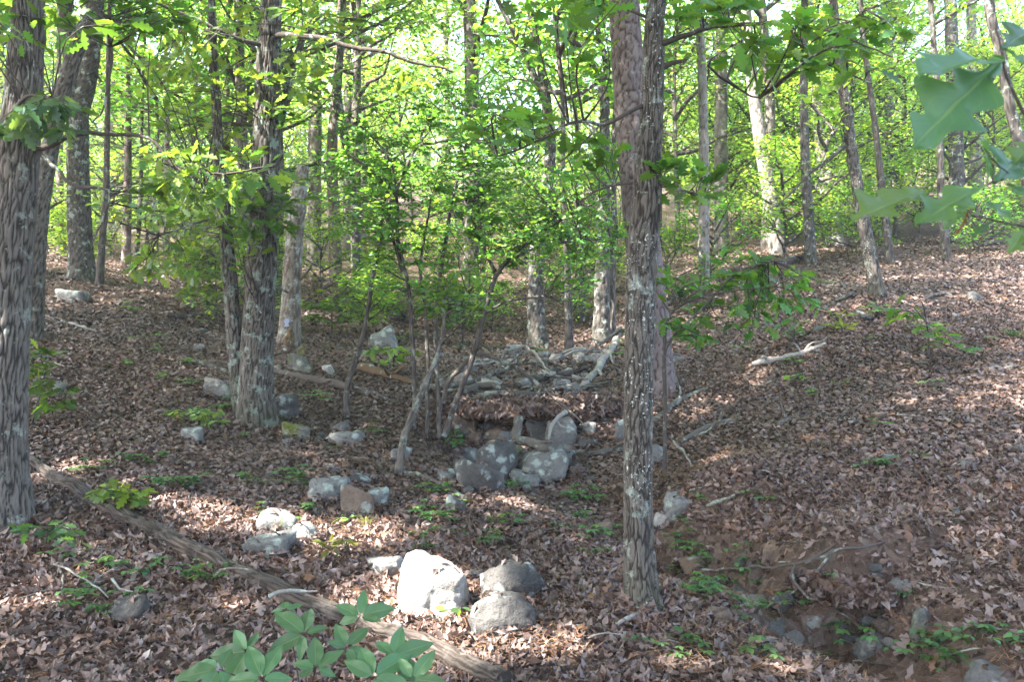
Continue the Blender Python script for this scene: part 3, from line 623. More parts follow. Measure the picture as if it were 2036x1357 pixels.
named_tree('oak_tree', 'leaning grey oak stem in front of the dark forked oak', 
    [(62, 600, 46), (74, 470, 38), (90, 350, 34), (112, 240, 34), (138, 140, 34), (165, 60, 32), (188, 0, 30)], 'grey_bark', .03, 4, .008, 44, .04, .2, 22, top=12, crown=(6.5, 12, 3, 12, 5, 26, .16), leaf_mat_='leaf_far', Y=10.2)
SNAG, SNAG_Y, SNAG_B = named_tree('dead_tree', 'pale barkless dead trunk with a rotten brown hollow at its foot',
    [(572, 694, 52), (576, 650, 43), (580, 580, 39), (584, 500, 37), (590, 430, 34), (597, 370, 30), (603, 330, 24)], 'snag_bark', .05, 6, .006, 48, .03, .5, 31, open_top=True,
    branches=[[(590, 560, 9), (610, 545, 7, -.1), (625, 520, 4, -.2)], [(588, 590, 7), (560, 575, 5, -.2), (545, 560, 3, -.3)]])
named_tree('oak_tree', 'grey oak with moss at its foot standing in the upper gully, paler on one edge',
    [(1070, 694, 46), (1066, 640, 36), (1066, 560, 33), (1070, 480, 31), (1084, 390, 28), (1094, 300, 24), (1086, 200, 20), (1068, 90, 16), (1052, 0, 14)], 'dark_bark', .04, 4, .012, 44, .04, .45, 41, top=14, stems=[[(1088, 210, 18), (1062, 150, 14), (1030, 80, 12), (995, 10, 10), (950, -80, 8)]],
    branches=[[(1040, 95, 9), (1000, 72, 7), (940, 65, 5)]], sprays=[(1050, 60, 120, 80, 0, .8, 40, 9, .14, LIME)], crown=(6.5, 14, 3.2, 14, 5, 26, .16), leaf_mat_='leaf_far', tmpl=HEX)
named_tree('oak_tree', 'crooked oak with a bent dark limb above the upper gully', 
    [(1195, 684, 42), (1196, 620, 33), (1198, 530, 30), (1200, 420, 27), (1201, 300, 23), (1203, 210, 19), (1206, 130, 14), (1190, 70, 10), (1185, 0, 8)], 'dark_bark', .04, 4, .012, 40, .045, .4, 43, top=13,
    branches=[[(1202, 215, 15), (1190, 160, 14), (1165, 110, 13), (1130, 80, 12), (1108, 62, 10), (1104, 45, 9), (1118, 26, 7)], [(1130, 80, 8), (1150, 40, 6), (1140, 10, 4)]], sprays=[(1150, 110, 90, 110, 0, .6, 30, 9, .13, LIME)], crown=(6.5, 13, 3, 12, 5, 26, .16), leaf_mat_='leaf_far', tmpl=HEX)
named_tree('oak_tree', 'slender lichened oak leaning over the open leafy bank',
    [(1746, 597, 36), (1738, 550, 29), (1724, 480, 27), (1708, 390, 24), (1694, 300, 22), (1684, 230, 21), (1670, 130, 19), (1657, 0, 16)], 'oak_bark', .025, 5, .006, 44, .03, .2, 45, top=10,
    branches=[[(1690, 285, 7), (1640, 320, 6), (1600, 350, 5), (1570, 380, 4), (1530, 410, 3)]], sprays=[(1640, 220, 60, 90, 0, .5, 18, 7, .12, LIME)], crown=(5.5, 10, 2.4, 12, 5, 26, .14), leaf_mat_='leaf_far', tmpl=HEX)
STRAIGHT = [  # further trunks one can follow in the photo: name, label, bark, path, distance, top height, crown
    ('pine_tree', 'tall straight pine with sunlit pinkish bark beyond the leafy bank', 'pale_bark', [(1548, 500, 36), (1532, 400, 31), (1512, 280, 27), (1494, 150, 23), (1482, 0, 19)], 21, 18),
    ('pine_tree', 'pale pine standing just past the crest of the bank', 'pale_bark', [(1660, 485, 38), (1645, 380, 30), (1628, 240, 25), (1616, 100, 21), (1608, 0, 19)], 23, 19),
    ('oak_tree', 'dark knobbly oak beside the pale pine on the crest', 'dark_bark', [(1612, 520, 26), (1608, 440, 22), (1602, 330, 20), (1598, 200, 17), (1600, 0, 14)], 19, 12),
    ('pine_tree', 'pale straight pine rising behind the spreading oak sapling', 'pale_bark', [(1400, 570, 24), (1399, 440, 22), (1399, 300, 20), (1396, 150, 18), (1390, 0, 15)], 17, 17),
    ('oak_tree', 'thin dark oak pole on the crest of the bank', 'stem_bark', [(1884, 515, 20), (1872, 400, 15), (1868, 250, 13), (1858, 100, 11), (1850, 0, 10)], 17, 9),
    ('oak_tree', 'thin reddish pole tree behind the slender leaning oak', 'stem_bark', [(1770, 478, 16), (1752, 360, 14), (1740, 250, 12), (1722, 120, 10), (1710, 0, 9)], 18, 10),
    ('oak_tree', 'stout lichen spotted trunk beyond the bank crest', 'dark_bark', [(1902, 490, 36), (1902, 330, 31), (1896, 180, 28), (1890, 0, 24)], 22, 14),
    ('pine_tree', 'whitest sunlit pine trunk beyond the bank crest', 'pale_bark', [(1946, 480, 26), (1940, 330, 23), (1934, 180, 20), (1930, 0, 18)], 25, 18),
    ('oak_tree', 'dark leaning stem above the near oak twig', 'dark_bark', [(2075, 520, 24), (2040, 350, 22), (2010, 220, 21), (1988, 100, 20), (1966, 0, 19)], 11, 10),
    ('oak_tree', 'slim straight sapling trunk next to the dark forked oak', 'stem_bark', [(197, 580, 17), (203, 480, 14), (211, 380, 12), (214, 200, 10), (218, 0, 7)], 14, 9),
    ('oak_tree', 'grey trunk seen between the twin oak stems', 'grey_bark', [(490, 600, 32), (490, 500, 29), (488, 400, 26), (480, 250, 22), (474, 0, 17)], 16, 12),
    ('pine_tree', 'brown pine trunk in the shade behind the many stemmed shrub', 'pine_bark', [(668, 550, 28), (664, 440, 25), (660, 300, 22), (672, 150, 19), (680, 0, 17)], 20, 16),
    ('oak_tree', 'thin upright stem beside the mossy footed gully oak', 'stem_bark', [(1132, 702, 20), (1130, 620, 15), (1128, 520, 13), (1120, 380, 11), (1118, 200, 8)], 14, 7),
    ('oak_tree', 'thin dark stem between the two gully oaks', 'dark_bark', [(1158, 655, 17), (1156, 570, 14), (1152, 450, 12), (1150, 300, 9)], 17, 8),
    ('oak_tree', 'slim grey stem touching the crooked oak', 'grey_bark', [(1216, 660, 16), (1218, 560, 13), (1220, 420, 11), (1222, 250, 9)], 15.5, 8),
    ('oak_tree', 'dark trunk with a broken hanging stub high in the leaves', 'dark_bark', [(712, 560, 20), (706, 430, 18), (690, 300, 17), (672, 190, 16), (676, 100, 13), (682, 0, 11)], 18, 11),
    ('oak_tree', 'thin brown stem below the dark pines on the shaded slope', 'stem_bark', [(268, 545, 11), (274, 470, 9), (280, 380, 8), (282, 250, 6)], 18, 7),
    ('oak_tree', 'crooked little stem in the shaded woods past the slope', 'dark_bark', [(290, 560, 11), (296, 510, 9), (292, 470, 7), (306, 400, 5)], 17, 5)]
for i, (nm, lb, bk, pts, Y, tp) in enumerate(STRAIGHT):
    pine = nm == 'pine_tree'
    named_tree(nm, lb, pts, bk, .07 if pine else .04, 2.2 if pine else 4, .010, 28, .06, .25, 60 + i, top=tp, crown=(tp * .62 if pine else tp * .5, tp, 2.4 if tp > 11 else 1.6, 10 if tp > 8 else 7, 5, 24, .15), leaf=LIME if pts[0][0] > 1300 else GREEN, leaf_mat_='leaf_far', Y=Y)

# ------------------------------------------------------------------ trees whose trunks stand outside the picture and shade the hollow
def shade_tree(i, X, Y, h0, h1, rad, nl, lper, name='oak_tree', label='tall oak shading the hollow from beside the viewer'):
    rng = np.random.default_rng(300 + i); b = np.array((X, Y, ground_at(X, Y))); root = thing(name, label, 'tree', b, 'oaks shading the hollow')
    pts = np.array([(0, 0, -.2, .20), (rng.normal(0, .1), rng.normal(0, .1), h0 * .5, .17), (rng.normal(0, .2), rng.normal(0, .2), h0, .14), (rng.normal(0, .3), rng.normal(0, .3), h1 * .95, .04)]); Q = resample(pts, step=.25)
    mb = MB(); bark_tube(mb, Q[:, :3], Q[:, 3], 16, .08, 4, .01, .3, 5, i); link('trunk', mb.mesh('trunk', M['grey_bark']), root)
    f = lambda h: np.array((np.interp(h, Q[:, 2], Q[:, 0]), np.interp(h, Q[:, 2], Q[:, 1])))
    w, (P, D, N_, S, C) = canopy(rng, h0, h1, rad, nl, 6, lper, .225, GREEN, trunk=f, sig=(.5, .5, .28)); k = sun_open(P + b); lf = MB(); place(lf, KITE, P[k], D[k], N_[k], S[k], C[k])
    open_branches(w, b); tag(link('fine_branching', w.mesh('fine_branching', M['twig']), root), kind='stuff'); link('crown', lf.mesh('crown', M['leaf_far']), root)
SHADE = [(-6.5, 2.5, 5.5, 12, 3.4), (-9.5, 6.5, 5.5, 14, 3.8), (-12.5, 3, 6, 15, 4.2), (-5.0, -2.5, 5.5, 12, 3.6), (-9, -1.5, 6, 14, 4.0), (-7.5, -5.5, 6, 14, 4.0), (-13.5, 9, 6, 15, 4.0), (-2.6, -0.8, 7, 13, 3.2), (1.2, -4.2, 7, 14, 3.4), (-2.0, -6.5, 6, 14, 3.8)]
for i, (X, Y, h0, h1, rd) in enumerate(SHADE): shade_tree(i, X, Y, h0, h1, rd, 20, 40)

# ------------------------------------------------------------------ the woods behind: built once per kind, then copied tree by tree
def proto_tree(seed, h, h0, rad, nl, nsub, lper, ls, base, r0, bark, sig=(.4, .4, .2), tmpl=KITE, tilt=.5, lean=.3):
    rng = np.random.default_rng(seed); pts = np.array([(0, 0, -.3, r0 * 1.1), (rng.normal(0, lean * .2), rng.normal(0, lean * .2), h * .3, r0 * .9), (rng.normal(0, lean * .5), rng.normal(0, lean * .5), h * .65, r0 * .6), (rng.normal(0, lean), rng.normal(0, lean), h, r0 * .2)])
    Q = resample(pts, step=max(.08, h / 70)); mb = MB(); bark_tube(mb, Q[:, :3], Q[:, 3], 16, max(.04, r0 * .5), 4, r0 * .06, .25, 5, seed)
    f = lambda z: np.array((np.interp(z, Q[:, 2], Q[:, 0]), np.interp(z, Q[:, 2], Q[:, 1])))
    w, (P, D, N_, S, C) = canopy(rng, h0, h, rad, nl, nsub, lper, ls, base, trunk=f, sig=sig, tilt=tilt); lf = MB(); place(lf, tmpl, P, D, N_, S, C)
    return mb.mesh('trunk', M[bark]), w.mesh('fine_branching', M['twig']), lf.mesh('crown', M['leaf_far'])
def proto_pine(seed, h, rad):
    rng = np.random.default_rng(seed); Q = resample([(0, 0, -.3, .10), (.05, 0, h * .5, .07), (0, .08, h, .015)], step=.12); mb = MB(); bark_tube(mb, Q[:, :3], Q[:, 3], 12, .05, 3, .006, .2, 5, seed)
    w = MB(); lf = MB(); P = []; D = []
    for i in range(46):
        z = .8 + (h - .9) * i / 46; az = i * 2.4; L = rad * (1 - .8 * i / 46) * rng.uniform(.7, 1.1); d = np.array((math.cos(az), math.sin(az), .12)); a = np.array((0, 0, z))
        q = resample([a, a + d * L * .5 + rng.normal(0, .04, 3), a + d * L - np.array((0, 0, .08 * L))], n=7); tube(w, q, np.linspace(.014, .003, 7), 4, (.5, 3, 0), False)
        for k in range(max(6, int(L * 24))):
            s = rng.uniform(.25, 1); c = np.array([np.interp(s, np.linspace(0, 1, 7), q[:, j]) for j in range(3)]) + rng.normal(0, .09, 3) * (1, 1, .4); n = 16; P.append(np.repeat(c[None], n, 0)); D.append(nrm(d * .8 + rng.normal(0, .75, (n, 3))))
    P = np.concatenate(P); D = np.concatenate(D); n = len(P); tri = (np.array([(-.012, 0, 0), (.012, 0, 0), (0, 1, 0)], float), np.array([(0, 1, 2)]))
    place(lf, tri, P, D, rdir(rng, n, .8), rng.uniform(.10, .17, n), lcol(rng, n, (.050, .085, .045), .2, .15))
    return mb.mesh('trunk', M['pine_bark']), w.mesh('fine_branching', M['twig']), lf.mesh('crown', M['needle'])
PROTO = {'canopy': [proto_tree(500 + k, 15 + k, 5.2 - .4 * k, 3.8, 20, 8, 22, .15, (LIME, LIME, GREEN)[k], .17, ('grey_bark', 'pale_bark', 'grey_bark')[k], (.55, .55, .3), lean=.5) for k in range(3)],
         'understory': [proto_tree(520 + k, (5.2, 6.4, 4.4, 7.5)[k], (1.1, 1.6, .8, 2.0)[k], (1.9, 2.1, 1.7, 2.3)[k], 14, 7, 15, .10, (LIME, LIME, LIME, GREEN)[k], (.035, .05, .03, .06)[k], 'stem_bark', (.26, .26, .10), HEX, .38) for k in range(4)],
         'bush': [proto_tree(540 + k, (1.5, 1.0, 2.1)[k], .15, (.9, .7, 1.1)[k], 11, 5, 9, .10, (GREEN, LIME, LIME)[k], .012, 'stem_bark', (.14, .14, .07), HEX, .4, .15) for k in range(3)],
         'pine': [proto_pine(560, 5.5, 1.7), proto_pine(561, 8, 2.2)]}
def copy_of(kind, k, name, label, group, cat, X, Y, s=1., rz=0., z=None):
    root = thing(name, label, cat, (X, Y, (ground_at(X, Y) if z is None else z) - .03), group); root.rotation_euler = (0, 0, rz); root.scale = (s, s, s)
    for nm, me in zip(('trunk', 'fine_branching', 'crown'), PROTO[kind][k]):
        if len(me.vertices):
            o = link(nm, me, root)
            if nm == 'fine_branching': o['kind'] = 'stuff'
def where(X, Y):
    x = CX + X / Y * F_PX; side = 'past the dark forked oak' if x < 480 else 'at the head of the hollow' if x < 1280 else 'beyond the crest of the open bank'
    return ('close ' if Y < 24 else 'deep in the woods ' if Y > 38 else 'in the woods ') + side
def woods():
    rng = np.random.default_rng(77)
    taken = []
    def free(X, Y, d):
        if any((X - a) ** 2 + (Y - b) ** 2 < d * d for a, b in taken): return False
        taken.append((X, Y)); return True
    n = 0
    while n < 30:      # canopy trees
        Y = rng.uniform(19, 62); X = rng.uniform(-1, 1) * (.62 * Y + 4)
        if not free(X, Y, 2.6): continue
        k = n % 3; lb = ('grey barked', 'pale barked', 'tallest grey barked')[k] + ' canopy tree ' + where(X, Y)
        copy_of('canopy', k, 'canopy_tree', lb, lb.replace(' tree ', ' trees '), 'tree', X, Y, rng.uniform(.75, 1.15), rng.uniform(0, 6.28)); n += 1
    n = 0
    while n < 88:     # small trees under the canopy
        Y = rng.uniform(13.5, 46); X = rng.uniform(-1, 1) * (.60 * Y + 2)
        if Y < 21 and (abs(X - .5) < 3.5 or rng.uniform() < .55): continue
        if Y < 28 and -.25 * Y < X < .14 * Y: continue
        if X > 3.0 and Y < 19: continue
        if not free(X, Y, 1.3): continue
        k = n % 4; lb = ('low bright green understory tree', 'taller green understory tree', 'short lime green understory tree', 'tallest spreading understory tree')[k] + ' ' + where(X, Y)
        copy_of('understory', k, 'understory_tree', lb, lb.replace(' tree ', ' trees '), 'tree', X, Y, rng.uniform(.8, 1.25), rng.uniform(0, 6.28)); n += 1
    n = 0
    while n < 30:      # brighter growth past the bank crest
        Y = rng.uniform(21, 44); X = rng.uniform(.12, .62) * Y
        if not free(X, Y, 1.1): continue
        k = (0, 2, 0, 3)[n % 4]; lb = ('low bright green understory tree', '', 'short lime green understory tree', 'tallest spreading understory tree')[k] + ' ' + where(X, Y)
        copy_of('understory', k, 'understory_tree', lb, lb.replace(' tree ', ' trees '), 'tree', X, Y, rng.uniform(.8, 1.3), rng.uniform(0, 6.28)); n += 1
    n = 0
    while n < 70:      # bushes
        Y = rng.uniform(13, 40); X = rng.uniform(-1, 1) * (.58 * Y + 1)
        if Y < 24 and -.25 * Y < X < .14 * Y: continue
        if X > 3.5 and Y < 17: continue
        if not free(X, Y, .9): continue
        k = n % 3; copy_of('bush', k, 'woodland_bush', ('waist high green bush', 'knee high lime bush', 'tall lime bush')[k] + ' ' + where(X, Y), ('waist high green bushes', 'knee high lime bushes', 'tall lime bushes')[k] + ' ' + where(X, Y), 'bush', X, Y, rng.uniform(.7, 1.2), rng.uniform(0, 6.28)); n += 1
    for i in range(20):   # low growth filling the head of the hollow
        h_ = hit(rng.uniform(360, 1270), rng.uniform(572, 668)); k = i % 3
        if not free(h_[0], h_[1], .7): continue
        lb = ('waist high green bush', 'knee high lime bush', 'tall lime bush')[k] + ' rising from the leafy floor of the upper hollow'; copy_of('bush', k, 'woodland_bush', lb, lb.replace('bush ', 'bushes '), 'bush', h_[0], h_[1], rng.uniform(.45, .8), rng.uniform(0, 6.28))
    for i, (x, y, Y, k, s) in enumerate([(250, 540, 19, 0, 1.), (330, 530, 23, 1, .9), (120, 520, 21, 1, .9), (390, 535, 20, 0, .85), (620, 540, 25, 0, .9), (220, 520, 27, 1, 1.1), (450, 530, 27, 1, 1.)]):
        X = (x - CX) / F_PX * Y; copy_of('pine', k, 'young_pine', ('bushy young pine', 'taller young pine')[k] + ' with dark blue green needles on the shaded slope', ('bushy', 'taller')[k] + ' young pines', 'pine', X, Y, s, i * 1.3)
    # beyond about 60 m the wood reads as one mass
    lf = MB(); w = MB()
    for i in range(150):
        Y = rng.uniform(62, 95); X = rng.uniform(-1, 1) * (.64 * Y + 6); g = ground_at(X, Y); h = rng.uniform(5, 12)
        tube(w, np.array([(X, Y, g - .3), (X + .2, Y, g + h * .5), (X, Y, g + h * .9)]), np.array([.18, .13, .05]), 6, (.6, 3, 0))
        m = 16; c = np.stack([X + rng.normal(0, 2.0, m), Y + rng.normal(0, 1.5, m), g + h * rng.uniform(.02, 1, m) ** 1.25], -1); P = (c[:, None] + rng.normal(0, 1, (m, 34, 3)) * np.array((.9, .9, .55))).reshape(-1, 3); q = len(P)
        place(lf, KITE, P, rdir(rng, q), rnorm(rng, q, .6), rng.uniform(.22, .42, q), lcol(rng, q, LIME if i % 4 else GREEN))
    o = tag(link('distant_woods', lf.mesh('distant_woods', M['leaf_far'])), 'far hazy green woodland closing the view between the trunks', 'woodland', None, 'stuff'); t = tag(link('far_trunks', w.mesh('far_trunks', M['grey_bark']), o), kind='stuff')
woods()

# ------------------------------------------------------------------ rocks
def ico(sub):
    import bmesh
    bm = bmesh.new(); bmesh.ops.create_icosphere(bm, subdivisions=sub, radius=1.0)
    v = np.array([q.co[:] for q in bm.verts]); f = np.array([[l.index for l in q.verts] for q in bm.faces]); bm.free(); return nrm(v), f
ICO = {k: ico(k) for k in (3, 4, 5)}
def rock_shape(rng, sub, flat=1., round_=.5, seed=0):
    """a boulder: the unit ball cut by random planes (edges softened), then roughened"""
    d, f = ICO[sub]; n = int(rng.integers(9, 15)); pl = nrm(rng.normal(0, 1, (n, 3)) * (1, 1, .8)); off = rng.uniform(.62, .95, n)
    if round_ < .65:      # jointed sandstone: six rough faces, corners knocked off
        ax = np.array([(1, 0, 0), (-1, 0, 0), (0, 1, 0), (0, -1, 0), (0, 0, 1), (0, 0, -1)], float); pl = nrm(np.vstack([ax + rng.normal(0, .20 + .1 * round_, (6, 3)), pl[:7]])); off = np.concatenate([rng.uniform(.62, .74, 6), rng.uniform(.80, 1.0, len(pl) - 6)])
    q = np.clip(d @ pl.T, .02, None); r = off[None] / q; e_ = 3.4; p = 26 - 17 * round_; r = (np.sum(r ** -p, 1)) ** (-1 / p); r = np.minimum(r, 1.3)
    if round_ > 1:        # weathered boulder: rounded block with a few flattened spots
        r = np.minimum(np.sum(np.abs(d) ** e_, 1) ** (-1 / e_), 1.12 * r / r.mean())
    r = r * (1 + .16 * noise3(d * 2.2 + seed * 3.7, seed) + .09 * noise3(d * 5 + seed, seed + 2) + .05 * noise3(d * 13 + seed, seed + 3) + .03 * noise3(d * 27 + seed, seed + 4) - .05 * np.clip(1 - np.abs(noise3(d * 3.1 + seed * 1.7, seed + 9)) * 14, 0, 1))
    v = d * r[:, None]; lo, hi = v.min(0), v.max(0); return (v - (lo + hi) / 2) / ((hi - lo) / 2), f
ROCK_N = 0
def rock(x0, y0, x1, y1, mat, label, deep=.9, round_=.5, bury=.25, name='rock', sub=None, group=None, yaw=None, tilt=(0, 0), Y=None, cat='rock', lift=0.):
    """x0..y1: the rock's box in the photo; it rests on the ground where the lower edge of the box meets it"""
    global ROCK_N; ROCK_N += 1; rng = np.random.default_rng(900 + ROCK_N); b = hit((x0 + x1) / 2, y1)
    if Y: b = px((x0 + x1) / 2, y1, Y)
    wpx = x1 - x0; w = wpx / F_PX * b[1]; hv = (y1 - y0) / F_PX * b[1]; h = hv / (1 - bury * .5) * 1.0
    sub = sub or (5 if wpx > 122 else 4 if wpx > 42 else 3); v, f = rock_shape(rng, sub, 1, round_, ROCK_N)
    dp = w * deep; v = v * np.array((w / 2, dp / 2, h * (1 + bury) / 2)); a = yaw if yaw is not None else 0
    c_, s_ = math.cos(tilt[0]), math.sin(tilt[0]); v = np.stack([v[:, 0] * c_ + v[:, 2] * s_, v[:, 1], -v[:, 0] * s_ + v[:, 2] * c_], 1)
    c_, s_ = math.cos(tilt[1]), math.sin(tilt[1]); v = np.stack([v[:, 0], v[:, 1] * c_ - v[:, 2] * s_, v[:, 1] * s_ + v[:, 2] * c_], 1)
    z = b[2] - h * bury + (v[:, 2].max() - v[:, 2].min()) / 2 * 0 + h * (1 + bury) / 2 - h * bury * .5 + lift
    mb = MB(); mb.add(v, f); o = link(name, mb.mesh(name, M[mat]), None, (b[0], b[1] + dp * .42, z)); return tag(o, label, cat, group)
